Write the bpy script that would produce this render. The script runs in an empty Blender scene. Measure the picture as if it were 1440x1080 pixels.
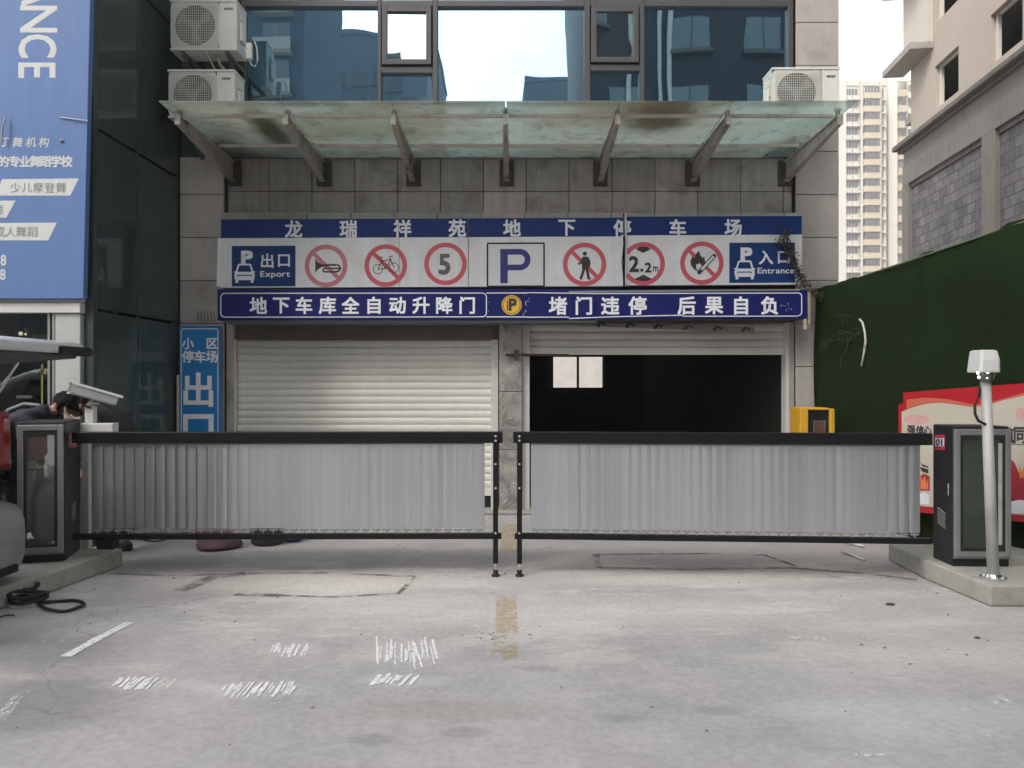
import bpy, bmesh, math, random
from mathutils import Vector, Matrix
from math import radians as R, sin, cos, pi
random.seed(7)
SC = bpy.context.scene
COL = SC.collection

# ------------------------------------------------------------------ camera, sky, sun, exposure
EYE, F, HY = 1.55, 1080.0, 535.0          # eye height, focal length in photo pixels, horizon row
cam = bpy.data.cameras.new('camera'); cam.lens = 27; cam.sensor_width = 36
cam.shift_y = -(540 - HY) / 1440; cam.clip_end = 2000; cam.clip_start = 0.05
camo = bpy.data.objects.new('camera', cam); COL.objects.link(camo)
camo.location = (0, 0, EYE); camo.rotation_euler = (R(90), 0, 0); SC.camera = camo
SUN_EL, SUN_AZ = 42, 215                   # azimuth from +Y clockwise: behind the camera, to the left
w = bpy.data.worlds.new('World'); SC.world = w; w.use_nodes = True
nt = w.node_tree; bg = nt.nodes['Background']
sky = nt.nodes.new('ShaderNodeTexSky'); sky.sky_type = 'NISHITA'; sky.sun_disc = False
sky.sun_elevation = R(SUN_EL); sky.sun_rotation = R(SUN_AZ); sky.dust_density = 4; sky.air_density = 1.2; sky.ozone_density = 1
hsv = nt.nodes.new('ShaderNodeHueSaturation'); hsv.inputs['Saturation'].default_value = 0.22
nt.links.new(sky.outputs[0], hsv.inputs['Color']); nt.links.new(hsv.outputs[0], bg.inputs['Color'])
bg.inputs['Strength'].default_value = 0.15
sl = bpy.data.lights.new('sun', 'SUN'); sl.energy = 1.0; sl.angle = R(14); sl.color = (1, .93, .84)
so = bpy.data.objects.new('sun', sl); COL.objects.link(so)
so.rotation_euler = Vector((sin(R(SUN_AZ)) * cos(R(SUN_EL)), cos(R(SUN_AZ)) * cos(R(SUN_EL)), sin(R(SUN_EL)))).to_track_quat('Z', 'Y').to_euler()
so.location = (-20, -20, 60)
SC.view_settings.view_transform = 'Standard'; SC.view_settings.look = 'None'
SC.view_settings.gamma = 1; SC.view_settings.exposure = 1.35
SC.cycles.max_bounces = 8; SC.cycles.use_denoising = True

# ------------------------------------------------------------------ measuring helpers
def P(px, py, Y): return Vector(((px - 720) * Y / F, Y, EYE - (py - HY) * Y / F))
def G(px, py):
    Y = EYE * F / (py - HY); return Vector(((px - 720) * Y / F, Y, 0))
def hit(px, py, o, n):                    # a photo direction met with a real plane (point o, normal n)
    d = Vector(((px - 720) / F, 1, -(py - HY) / F)); c = Vector((0, 0, EYE))
    return c + d * ((Vector(o) - c).dot(n) / d.dot(n))

# ------------------------------------------------------------------ object helpers
def tag(o, label=None, cat=None, group=None, kind=None):
    if label: o['label'] = label
    if cat: o['category'] = cat
    if group: o['group'] = group
    if kind: o['kind'] = kind
    return o
def thing(name, label, cat, loc=(0, 0, 0), group=None):
    o = bpy.data.objects.new(name, None); COL.objects.link(o); o.location = loc; o.empty_display_size = .1
    return tag(o, label, cat, group)
def wloc(o):
    v = Vector((0, 0, 0))
    while o is not None:
        v += o.location; o = o.parent
    return v
class MB:
    def __init__(s): s.b = bmesh.new()
    def vs(s, pts): return [s.b.verts.new(p) for p in pts]
    def poly(s, pts):
        try: return s.b.faces.new(s.vs(pts))
        except ValueError: return None
    def box(s, x0, x1, y0, y1, z0, z1):
        v = s.vs([(x, y, z) for x in (x0, x1) for y in (y0, y1) for z in (z0, z1)])
        for f in ((0, 1, 3, 2), (4, 6, 7, 5), (0, 4, 5, 1), (2, 3, 7, 6), (0, 2, 6, 4), (1, 5, 7, 3)):
            s.b.faces.new([v[i] for i in f])
        return s
    def obox(s, c, ux, uy, uz, hx, hy, hz):      # box with its own axes
        c = Vector(c)
        v = s.vs([c + ux * hx * a + uy * hy * b + uz * hz * d for a in (-1, 1) for b in (-1, 1) for d in (-1, 1)])
        for f in ((0, 1, 3, 2), (4, 6, 7, 5), (0, 4, 5, 1), (2, 3, 7, 6), (0, 2, 6, 4), (1, 5, 7, 3)):
            s.b.faces.new([v[i] for i in f])
        return s
    def prism(s, pts, ext):
        a = s.vs(pts); e = Vector(ext); b = s.vs([Vector(p) + e for p in pts]); n = len(a)
        s.b.faces.new(a[::-1]); s.b.faces.new(b)
        for i in range(n): s.b.faces.new([a[i], a[(i + 1) % n], b[(i + 1) % n], b[i]])
        return s
    def cyl(s, p0, p1, r0, r1=None, n=16, caps=True):
        p0, p1 = Vector(p0), Vector(p1); r1 = r0 if r1 is None else r1
        q = (p1 - p0).to_track_quat('Z', 'Y')
        rings = [s.vs([p + q @ Vector((r * cos(2 * pi * i / n), r * sin(2 * pi * i / n), 0)) for i in range(n)]) for p, r in ((p0, r0), (p1, r1))]
        for i in range(n): s.b.faces.new([rings[0][i], rings[0][(i + 1) % n], rings[1][(i + 1) % n], rings[1][i]])
        if caps: s.b.faces.new(rings[0][::-1]); s.b.faces.new(rings[1])
        return s
    def tube(s, pts, r, n=8):
        pts = [Vector(p) for p in pts]; prev = None
        for k, p in enumerate(pts):
            d = (pts[min(k + 1, len(pts) - 1)] - pts[max(k - 1, 0)]).normalized()
            rr = r[k] if isinstance(r, (list, tuple)) else r
            ref = Vector((0, 0, 1)) if abs(d.z) < .9 else Vector((1, 0, 0))
            u = d.cross(ref).normalized(); v = d.cross(u)
            ring = s.vs([p + (u * cos(2 * pi * i / n) + v * sin(2 * pi * i / n)) * rr for i in range(n)])
            if prev:
                for i in range(n): s.b.faces.new([prev[i], prev[(i + 1) % n], ring[(i + 1) % n], ring[i]])
            else: s.b.faces.new(ring[::-1])
            prev = ring
        s.b.faces.new(prev); return s
    def loft(s, rings, cap=True):
        prev = None; first = None
        for ring in rings:
            v = s.vs(ring); n = len(v)
            if prev:
                for i in range(n): s.b.faces.new([prev[i], prev[(i + 1) % n], v[(i + 1) % n], v[i]])
            else: first = v
            prev = v
        if cap: s.b.faces.new(first[::-1]); s.b.faces.new(prev)
        return s
    def blob(s, c, r, seg=16, rng=10, sx=1, sy=1, sz=1, jit=0):
        m = bmesh.ops.create_uvsphere(s.b, u_segments=seg, v_segments=rng, radius=1)
        for v in m['verts']:
            k = 1 + random.uniform(-jit, jit)
            v.co = Vector((v.co.x * r * sx * k, v.co.y * r * sy * k, v.co.z * r * sz * k)) + Vector(c)
        return s
    def rot(s, c, axis, ang):
        bmesh.ops.rotate(s.b, cent=c, matrix=Matrix.Rotation(ang, 3, axis), verts=s.b.verts); return s
    def build(s, name, mat, parent=None, smooth=False, bevel=0, seg=2, norm=True, sub=0, label=None):
        if norm: bmesh.ops.recalc_face_normals(s.b, faces=s.b.faces)
        if parent is not None:
            off = wloc(parent)
            for v in s.b.verts: v.co -= off
        me = bpy.data.meshes.new(name); s.b.to_mesh(me); s.b.free()
        for m in (mat if isinstance(mat, (list, tuple)) else [mat]): me.materials.append(m)
        if smooth:
            for p in me.polygons: p.use_smooth = True
        o = bpy.data.objects.new(name, me); COL.objects.link(o)
        if parent is not None: o.parent = parent
        if bevel:
            b = o.modifiers.new('bevel', 'BEVEL'); b.width = bevel; b.segments = seg; b.limit_method = 'ANGLE'; b.angle_limit = R(35)
            b.harden_normals = False
        if sub:
            b = o.modifiers.new('sub', 'SUBSURF'); b.levels = sub; b.render_levels = sub
        if label: o['label'] = label
        return o
def struct(name, mb, mat, **k): return tag(mb.build(name, mat, **k), kind='structure')
def stuff(name, mb, mat, label, cat, **k): return tag(mb.build(name, mat, **k), label, cat, kind='stuff')

# ------------------------------------------------------------------ material helpers
class NT:
    def __init__(s, name):
        s.m = bpy.data.materials.new(name); s.m.use_nodes = True; s.t = s.m.node_tree
        s.bsdf = s.t.nodes['Principled BSDF']; s.out = s.t.nodes['Material Output']
    def n(s, typ, **k):
        x = s.t.nodes.new('ShaderNode' + typ)
        for a, b in k.items(): setattr(x, a, b)
        return x
    def L(s, a, b): s.t.links.new(a, b)
    def val(s, x, sock):
        if isinstance(x, (int, float)): sock.default_value = x
        elif isinstance(x, (tuple, list, Vector)): sock.default_value = tuple(x) if len(x) == len(sock.default_value) else tuple(x) + (1,)
        else: s.L(x, sock)
    def math(s, op, a, b=0, c=None, clamp=False):
        x = s.n('Math', operation=op, use_clamp=clamp); s.val(a, x.inputs[0]); s.val(b, x.inputs[1])
        if c is not None: s.val(c, x.inputs[2])
        return x.outputs[0]
    def mix(s, f, a, b, blend='MIX'):
        x = s.n('Mix', data_type='RGBA', blend_type=blend); s.val(f, x.inputs[0]); s.val(a, x.inputs[6]); s.val(b, x.inputs[7]); return x.outputs[2]
    def ramp(s, v, lo, hi):
        x = s.n('MapRange'); x.interpolation_type = 'SMOOTHSTEP'; s.val(v, x.inputs[0]); x.inputs[1].default_value = lo; x.inputs[2].default_value = hi; return x.outputs[0]
    def coord(s, what='Object'):
        if what == 'Position': return s.n('NewGeometry').outputs['Position']
        return s.n('TexCoord').outputs[what]
    def noise(s, vec, scale, detail=5, rough=.55, stretch=None, off=0, dist=0):
        if stretch or off:
            mp = s.n('Mapping'); mp.inputs['Scale'].default_value = stretch or (1, 1, 1); mp.inputs['Location'].default_value = (off, off * 1.7, off * .6)
            s.L(vec, mp.inputs['Vector']); vec = mp.outputs[0]
        x = s.n('TexNoise'); x.inputs['Scale'].default_value = scale; x.inputs['Detail'].default_value = detail; x.inputs['Roughness'].default_value = rough
        x.inputs['Distortion'].default_value = dist; s.L(vec, x.inputs['Vector']); return x.outputs['Fac']
    def bump(s, h, strength, dist=.01):
        b = s.n('Bump'); b.inputs['Strength'].default_value = strength; b.inputs['Distance'].default_value = dist; s.L(h, b.inputs['Height'])
        return b.outputs[0]
    def ellipse(s, pos, cx, cy, rx, ry, soft=.5, nz=None, amp=.5):
        sp = s.n('SeparateXYZ'); s.L(pos, sp.inputs[0])
        a = s.math('POWER', s.math('DIVIDE', s.math('SUBTRACT', sp.outputs[0], cx), rx), 2)
        b = s.math('POWER', s.math('DIVIDE', s.math('SUBTRACT', sp.outputs[1], cy), ry), 2)
        d = s.math('SQRT', s.math('ADD', a, b))
        if nz is not None: d = s.math('ADD', d, s.math('MULTIPLY', s.math('SUBTRACT', nz, .5), amp * 2))
        return s.math('SUBTRACT', 1, s.ramp(d, 1 - soft, 1 + soft))
def mat(name, col, var=.12, scale=6, rough=.6, metal=0, bump=0, bscale=60, streak=0, island=0, spec=.5, dirt=0, dirtcol=(.06, .05, .04), coat=0, emit=0):
    k = NT(name); pos = k.coord(); c = tuple(col) + (1,)
    n1 = k.noise(pos, scale)
    f = k.math('MULTIPLY_ADD', k.math('SUBTRACT', n1, .5), var * 3, 1)
    if streak: f = k.math('MULTIPLY', f, k.math('MULTIPLY_ADD', k.math('SUBTRACT', k.noise(pos, 5, stretch=(3, 3, .25), off=3), .5), streak * 3, 1))
    if island: f = k.math('MULTIPLY', f, k.math('MULTIPLY_ADD', k.math('SUBTRACT', k.n('NewGeometry').outputs['Random Per Island'], .5), island * 2, 1))
    comb = k.n('CombineColor'); [k.L(f, comb.inputs[i]) for i in range(3)]
    o = k.mix(1, c, comb.outputs[0], 'MULTIPLY')
    if dirt: o = k.mix(k.math('MULTIPLY', k.ramp(k.noise(pos, 3.1, 8, .65, off=9), .5, .72), dirt), o, dirtcol + (1,))
    k.L(o, k.bsdf.inputs['Base Color'])
    k.bsdf.inputs['Roughness'].default_value = rough; k.bsdf.inputs['Metallic'].default_value = metal
    k.bsdf.inputs['Specular IOR Level'].default_value = spec; k.bsdf.inputs['Coat Weight'].default_value = coat
    if rough > .12: k.L(k.math('MULTIPLY_ADD', k.math('SUBTRACT', k.noise(pos, 14, off=5), .5), .25, rough, clamp=True), k.bsdf.inputs['Roughness'])
    if bump: k.L(k.bump(k.noise(pos, bscale, 4), bump), k.bsdf.inputs['Normal'])
    if emit:
        k.L(o, k.bsdf.inputs['Emission Color']); k.bsdf.inputs['Emission Strength'].default_value = emit
    return k.m
def mirror_glass(name, tint, body, fac, wave=.02, wscale=1.2, rough=.01):
    k = NT(name); t = k.t; pos = k.coord()
    gl = k.n('BsdfGlossy'); gl.inputs['Color'].default_value = tuple(tint) + (1,); gl.inputs['Roughness'].default_value = rough
    df = k.n('BsdfDiffuse'); df.inputs['Color'].default_value = tuple(body) + (1,)
    nrm = k.bump(k.noise(pos, wscale, 1), wave, .1); k.L(nrm, gl.inputs['Normal'])
    lw = k.n('LayerWeight'); lw.inputs['Blend'].default_value = .35
    f = k.math('MULTIPLY_ADD', lw.outputs['Fresnel'], 1 - fac, fac, clamp=True)
    f = k.math('MULTIPLY', f, k.math('MULTIPLY_ADD', k.noise(pos, 2.5, 6), .25, .87), clamp=True)
    mx = k.n('MixShader'); k.L(f, mx.inputs[0]); k.L(df.outputs[0], mx.inputs[1]); k.L(gl.outputs[0], mx.inputs[2]); k.L(mx.outputs[0], k.out.inputs[0])
    return k.m
def clear_glass(name, tint=(.8, .9, .85), refl=.12, rough=.02):
    k = NT(name); tr = k.n('BsdfTransparent'); tr.inputs[0].default_value = tuple(tint) + (1,)
    gl = k.n('BsdfGlossy'); gl.inputs['Roughness'].default_value = rough
    lw = k.n('LayerWeight'); lw.inputs['Blend'].default_value = .3
    mx = k.n('MixShader'); k.L(k.math('MULTIPLY_ADD', lw.outputs['Fresnel'], .7, refl, clamp=True), mx.inputs[0]); k.L(tr.outputs[0], mx.inputs[1]); k.L(gl.outputs[0], mx.inputs[2]); k.L(mx.outputs[0], k.out.inputs[0])
    return k.m
def block_wall(name, c1, c2, mortar, bw, bh, axis):
    k = NT(name); pos = k.coord(); sp = k.n('SeparateXYZ'); k.L(pos, sp.inputs[0]); cb = k.n('CombineXYZ')
    k.L(sp.outputs[axis], cb.inputs[0]); k.L(sp.outputs[2], cb.inputs[1])
    b = k.n('TexBrick'); b.inputs['Color1'].default_value = c1 + (1,); b.inputs['Color2'].default_value = c2 + (1,); b.inputs['Mortar'].default_value = mortar + (1,)
    b.inputs['Scale'].default_value = 1; b.inputs['Brick Width'].default_value = bw; b.inputs['Row Height'].default_value = bh; b.inputs['Mortar Size'].default_value = .012
    k.L(cb.outputs[0], b.inputs['Vector'])
    v = k.math('MULTIPLY_ADD', k.noise(pos, 2.2, 9, .75), 1.9, .05); cc = k.n('CombineColor'); [k.L(v, cc.inputs[i]) for i in range(3)]
    k.L(k.mix(1, b.outputs[0], cc.outputs[0], 'MULTIPLY'), k.bsdf.inputs['Base Color']); k.bsdf.inputs['Roughness'].default_value = .9
    k.L(k.bump(k.math('ADD', k.noise(pos, 40), k.math('MULTIPLY', b.outputs['Fac'], -1.5)), .6, .01), k.bsdf.inputs['Normal'])
    return k.m

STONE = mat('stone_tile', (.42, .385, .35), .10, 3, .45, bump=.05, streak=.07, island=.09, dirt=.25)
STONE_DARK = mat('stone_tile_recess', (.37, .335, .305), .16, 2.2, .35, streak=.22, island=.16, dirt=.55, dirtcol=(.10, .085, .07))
JOINT = mat('dark_joint', (.03, .028, .026), rough=.9)
FRAME = mat('grey_window_frame', (.085, .082, .085), .06, rough=.4, metal=.3)
GLASS_BLUE = mirror_glass('blue_mirror_glass', (.50, .76, .92), (.006, .016, .022), .82, .035, 1.1)
GLASS_SASH = mirror_glass('pale_mirror_glass', (.62, .82, .86), (.02, .03, .04), .7, .03, 1.6)
GLASS_DARK = mirror_glass('dark_side_glass', (.42, .5, .46), (.048, .066, .060), .085, .03, 1.3)
WHITE_METAL = mat('white_painted_metal', (.56, .555, .53), .06, 5, .4, dirt=.18, dirtcol=(.3, .27, .22))
OLD_WHITE = mat('weathered_white_steel', (.42, .375, .34), .25, 9, .55, dirt=.95, dirtcol=(.07, .042, .03), streak=.2, island=.25)
SHUTTER = mat('beige_shutter', (.67, .655, .60), .06, 2.5, .42, streak=.05, dirt=.12, dirtcol=(.35, .31, .25))
BLACK = mat('black_coated_metal', (.007, .007, .008), .15, 8, .42, spec=.25)
CABBLACK = mat('charcoal_cabinet_paint', (.016, .017, .020), .12, 6, .45, spec=.3, bump=.03, bscale=200)
CHROME = mat('bright_steel', (.75, .75, .74), .05, rough=.22, metal=1)
ALU = mat('satin_aluminium', (.50, .50, .51), .08, 5, .38, metal=.85)
GREY_TRIM = mat('grey_trim', (.27, .27, .27), .08, 5, .4, metal=.4)
RUBBER = mat('black_rubber', (.015, .015, .015), rough=.75)
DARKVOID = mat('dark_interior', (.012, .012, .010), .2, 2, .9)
CONC = mat('kerb_concrete', (.33, .325, .29), .18, 5, .9, bump=.4, bscale=45, dirt=.45, dirtcol=(.13, .12, .09))
SIGN_WHITE = mat('sign_white_vinyl', (.74, .74, .745), .09, 1.7, .38, dirt=.3, dirtcol=(.48, .42, .36), streak=.09)
SIGN_BLUE = mat('sign_blue_vinyl', (.010, .034, .16), .14, 1.1, .42, spec=.2)
SIGN_NAVY = mat('sign_navy_vinyl', (.009, .012, .105), .14, 1.1, .42, spec=.2)
SIGN_CYAN = mat('sign_azure_vinyl', (.012, .19, .48), .08, 2, .35)
PANEL_BLUE = mat('parking_panel_blue', (.010, .045, .165), .08, 2, .42, spec=.2)
LETTER = mat('white_lettering', (.78, .79, .82), .05, 9, .4)
RED_FADED = mat('faded_red_vinyl', (.58, .19, .23), .08, 3, .4)
RED_PRINT = mat('red_print', (.60, .10, .13), .08, 3, .4)
PICTO = mat('dark_pictogram', (.035, .028, .026), .2, 12, .5)
PICTO_GREY = mat('grey_pictogram', (.13, .12, .11), .2, 12, .5)
PBLUE = mat('purple_blue_print', (.028, .03, .19), .08, 4, .4)
YELLOW = mat('yellow_print', (.72, .45, .05), .1, 6, .4)
BANNER = mat('banner_blue', (.075, .15, .34), .06, 1.2, .5, bump=.25, bscale=2.2, streak=.09)
BANNER_WHITE = mat('banner_white', (.52, .53, .52), .06, 4, .5)
BANNER_GREY = mat('banner_grey_letter', (.20, .21, .20), .05, 9, .5)
BEIGE = mat('beige_render', (.37, .32, .275), .07, .5, .85, streak=.06, dirt=.12, dirtcol=(.35, .29, .23))
BEIGE_SUNLIT = mat('sunlit_beige_render', (.47, .44, .38), .06, .5, .85)  # beige render lightened: the sun on the bay strip is painted in
RCONC = mat('rough_grey_concrete', (.165, .152, .14), .14, .8, .9, streak=.14, dirt=.45, dirtcol=(.09, .08, .07), bump=.3, bscale=12)
SKIN = mat('skin', (.30, .18, .13), .06, 9, .5)
HAIR = mat('black_hair', (.005, .0045, .0045), .4, 60, .7, spec=.15, bump=.6, bscale=90)
JACKET = mat('navy_jacket', (.016, .018, .028), .25, 9, .8, bump=.5, bscale=14)
COAT = mat('black_coat', (.007, .007, .008), .25, 9, .8, bump=.5, bscale=14)
DENIM = mat('dark_trousers', (.02, .022, .03), .2, 12, .85)
SILVER = mat('silver_car_paint', (.27, .28, .275), .04, 3, .34, metal=.12, coat=.3)
LAMPRED = mat('red_lamp_lens', (.24, .014, .016), .06, 8, .12, coat=.6)
CARGLASS = mirror_glass('car_glass', (.7, .75, .75), (.01, .01, .01), .12)

# ------------------------------------------------------------------ text and flat print helpers
_fonts = {}
def glyph(ch, res=3):
    if ch not in _fonts:
        c = bpy.data.curves.new('glyph', 'FONT'); c.body = ch; c.size = 1; c.resolution_u = res
        o = bpy.data.objects.new('glyph', c); COL.objects.link(o)
        dg = bpy.context.evaluated_depsgraph_get(); dg.update()
        m = bpy.data.meshes.new_from_object(o.evaluated_get(dg))
        pts = [v.co.copy() for v in m.vertices]; faces = [tuple(p.vertices) for p in m.polygons]
        bpy.data.objects.remove(o); bpy.data.curves.remove(c); bpy.data.meshes.remove(m)
        _fonts[ch] = (pts, faces)
    return _fonts[ch]
class Plane2:
    """A printed surface: photo pixels are met with a real plane; layers stand 1.2 mm apart."""
    def __init__(s, o, n=(0, -1, 0), skew=None):
        s.o = Vector(o); s.n = Vector(n).normalized(); s.skew = skew
    def pt(s, px, py, layer=1):
        if s.skew: py = s.skew(px, py)
        return hit(px, py, s.o, s.n) + s.n * (.0012 * layer)
    def poly(s, mb, pts, layer=1): mb.poly([s.pt(x, y, layer) for x, y in pts]); return s
    def rect(s, mb, x0, y0, x1, y1, layer=1): return s.poly(mb, [(x0, y0), (x1, y0), (x1, y1), (x0, y1)], layer)
    def disc(s, mb, cx, cy, r, layer=1, n=40, ry=None): return s.poly(mb, [(cx + r * cos(2 * pi * i / n), cy + (ry or r) * sin(2 * pi * i / n)) for i in range(n)], layer)
    def ring(s, mb, cx, cy, r0, r1, layer=1, n=48, a0=0, a1=2 * pi):
        for i in range(n):
            a, b = a0 + (a1 - a0) * i / n, a0 + (a1 - a0) * (i + 1) / n
            s.poly(mb, [(cx + r * cos(t), cy + r * sin(t)) for r, t in ((r0, a), (r1, a), (r1, b), (r0, b))], layer)
        return s
    def bar(s, mb, x0, y0, x1, y1, w, layer=1):
        d = math.hypot(x1 - x0, y1 - y0) or 1; nx, ny = -(y1 - y0) / d * w / 2, (x1 - x0) / d * w / 2
        return s.poly(mb, [(x0 + nx, y0 + ny), (x1 + nx, y1 + ny), (x1 - nx, y1 - ny), (x0 - nx, y0 - ny)], layer)
    def line(s, mb, pts, w, layer=1):
        for k, (a, b) in enumerate(zip(pts, pts[1:])): s.bar(mb, *a, *b, w, layer + .12 * (k % 2))
        return s
    def rrect_line(s, mb, x0, y0, x1, y1, r, w, layer=1):
        s.bar(mb, x0 + r, y0, x1 - r, y0, w, layer); s.bar(mb, x0 + r, y1, x1 - r, y1, w, layer)
        s.bar(mb, x0, y0 + r, x0, y1 - r, w, layer); s.bar(mb, x1, y0 + r, x1, y1 - r, w, layer)
        for cx, cy, a in ((x0 + r, y0 + r, pi), (x1 - r, y0 + r, 1.5 * pi), (x1 - r, y1 - r, 0), (x0 + r, y1 - r, .5 * pi)):
            s.ring(mb, cx, cy, r - w / 2, r + w / 2, layer, 6, a, a + pi / 2)
        return s
    def char(s, mb, ch, cx, cy, em, layer=1, bold=.018, wx=1, rot=0, shear=0):
        pts, faces = glyph(ch)
        x0, x1 = min(p.x for p in pts), max(p.x for p in pts); y0, y1 = min(p.y for p in pts), max(p.y for p in pts)
        mx, my = (x0 + x1) / 2, (y0 + y1) / 2; ca, sa = cos(rot), sin(rot)
        shifts = [(0, 0)] if not bold else [(bold, bold), (-bold, bold), (bold, -bold), (-bold, -bold)]
        for k, (dx, dy) in enumerate(shifts):
            vv = []
            for p in pts:
                x, y = (p.x - mx + dx) * em * wx, -(p.y - my + dy) * em
                x -= y * shear
                vv.append(mb.b.verts.new(s.pt(cx + x * ca - y * sa, cy + x * sa + y * ca, layer + .25 * k)))
            for f in faces:
                try: mb.b.faces.new([vv[i] for i in f])
                except ValueError: pass
        return s
    def word(s, mb, txt, cx, cy, em, adv=.62, layer=1, bold=.018, wx=1):
        ws = []
        for ch in txt:
            pts, _ = glyph(ch); ws.append((max(p.x for p in pts) - min(p.x for p in pts)) * em * wx + em * .12)
        x = cx - sum(ws) / 2
        low = {'p': .14, 'g': .14, 'y': .14}
        for ch, wd in zip(txt, ws):
            pts, _ = glyph(ch); mid = (max(p.y for p in pts) + min(p.y for p in pts)) / 2
            s.char(mb, ch, x + wd / 2, cy - (mid - .34) * em, em, layer, bold, wx); x += wd
        return s

# ------------------------------------------------------------------ the ground
def ground_material():
    k = NT('worn_concrete_ground'); pos = k.coord('Position')
    n0 = k.noise(pos, .55, 4, .6); n1 = k.noise(pos, 1.9, 7, .62, off=4); n2 = k.noise(pos, 26, 4, .6, off=8); n3 = k.noise(pos, 2.6, 8, .68, stretch=(.45, 1.3, 1), off=12)
    c = k.mix(k.ramp(n0, .36, .64), (.328, .322, .310, 1), (.380, .346, .346, 1))
    c = k.mix(k.math('MULTIPLY', k.ramp(n1, .42, .68), .5), c, (.430, .412, .398, 1))
    c = k.mix(k.math('MULTIPLY', k.ramp(k.noise(pos, 1.1, 8, .7, off=31), .48, .64), .42), c, (.255, .245, .243, 1))
    sp = k.n('SeparateXYZ'); k.L(pos, sp.inputs[0])
    band = k.math('MULTIPLY', k.ramp(sp.outputs[1], 3.4, 5.2), k.math('SUBTRACT', 1, k.ramp(sp.outputs[1], 6.0, 7.2)))
    c = k.mix(k.math('MULTIPLY', k.math('MULTIPLY', k.ramp(n3, .44, .66), band), .75), c, (.57, .54, .51, 1))
    def patch(px, py, rx, ry, col, amt, amp=.5):
        nonlocal c
        g = G(px, py); c = k.mix(k.math('MULTIPLY', k.ellipse(pos, g.x, g.y, rx, ry, .55, n3, amp), amt), c, col + (1,))
    patch(430, 820, .95, .26, (.60, .565, .49), .85); patch(560, 845, .5, .2, (.50, .46, .43), .5); patch(760, 815, 1.6, .2, (.46, .42, .41), .45)
    patch(985, 790, .8, .2, (.30, .27, .26), .6); patch(1000, 815, 1.1, .16, (.54, .52, .46), .55); patch(700, 860, 1.4, .35, (.50, .47, .45), .45); patch(1100, 860, .9, .3, (.50, .465, .45), .4); patch(1290, 1010, .5, .25, (.50, .49, .48), .35, .9); patch(1330, 900, .8, .5, (.43, .40, .36), .5)
    patch(1250, 840, .8, .3, (.43, .395, .365), .5); patch(60, 985, .35, .4, (.13, .13, .135), .55); patch(40, 915, .5, .3, (.17, .17, .175), .6)
    patch(100, 870, .9, .3, (.36, .37, .37), .45); patch(560, 780, 1.8, .22, (.20, .20, .19), .5); patch(250, 790, .7, .2, (.20, .195, .18), .6)
    patch(1130, 905, .14, .035, (.50, .47, .45), .5, 1.2)
    patch(1165, 995, .35, .12, (.42, .41, .41), .35, 1.3); patch(1085, 960, .3, .2, (.34, .345, .335), .5, .9)
    patch(640, 1000, .5, .1, (.285, .275, .25), .5)
    for q in ((411, 914, .16, .10), (205, 962, .26, .08), (365, 972, .28, .09), (576, 918, .24, .20), (562, 957, .20, .08)): patch(*q, (.60, .585, .565), .28, 1.2)
    for q in ((655, 1030), (870, 1010), (760, 940), (1010, 1000), (520, 1040)): patch(*q, .10, .05, (.225, .215, .21), .55, 1.1)
    v = k.n('TexVoronoi'); v.inputs['Scale'].default_value = 9; k.L(pos, v.inputs['Vector'])
    fl = k.math('MULTIPLY', k.math('LESS_THAN', v.outputs['Distance'], .10), k.ramp(k.noise(pos, 2.2, 3, off=21), .54, .64))
    c = k.mix(k.math('MULTIPLY', fl, .5), c, (.58, .56, .54, 1))
    v2 = k.n('TexVoronoi'); v2.inputs['Scale'].default_value = 17; k.L(pos, v2.inputs['Vector'])
    fd = k.math('MULTIPLY', k.math('LESS_THAN', v2.outputs['Distance'], .085), k.ramp(k.noise(pos, 1.4, 3, off=17), .5, .62))
    c = k.mix(k.math('MULTIPLY', fd, .4), c, (.13, .12, .11, 1))
    crk = k.n('TexVoronoi', feature='DISTANCE_TO_EDGE'); crk.inputs['Scale'].default_value = .42
    wp = k.n('VectorMath', operation='ADD'); k.L(pos, wp.inputs[0]); nn = k.n('TexNoise'); nn.inputs['Scale'].default_value = 1.6; nn.inputs['Detail'].default_value = 6; k.L(pos, nn.inputs['Vector']); k.L(nn.outputs['Color'], wp.inputs[1])
    k.L(wp.outputs[0], crk.inputs['Vector'])
    cr = k.math('MULTIPLY', k.math('SUBTRACT', 1, k.ramp(crk.outputs['Distance'], .001, .006)), k.ramp(n0, .45, .6))
    c = k.mix(k.math('MULTIPLY', cr, .45), c, (.12, .11, .10, 1))
    g2 = k.math('MULTIPLY_ADD', k.math('SUBTRACT', n2, .5), .55, 1); cc = k.n('CombineColor'); [k.L(g2, cc.inputs[i]) for i in range(3)]
    k.L(k.mix(1, c, cc.outputs[0], 'MULTIPLY'), k.bsdf.inputs['Base Color'])
    k.L(k.math('MULTIPLY_ADD', n1, -.4, .95), k.bsdf.inputs['Roughness'])
    k.L(k.bump(k.math('ADD', k.math('MULTIPLY', n2, .5), k.noise(pos, 90, 3)), .28, .006), k.bsdf.inputs['Normal'])
    return k.m
GROUND = ground_material()
g = MB()                                     # one sheet to the horizon, open where the ramp goes down into the garage
xs, ys = [-600, -3.3, 3.4, 600], [-600, 9.32, 20.2, 900]
for i in range(3):
    for j in range(3):
        if not (i == 1 and j == 1): g.poly([(xs[i], ys[j], 0), (xs[i + 1], ys[j], 0), (xs[i + 1], ys[j + 1], 0), (xs[i], ys[j + 1], 0)])
bmesh.ops.remove_doubles(g.b, verts=g.b.verts, dist=.001)
struct('ground', g, GROUND)
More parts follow.
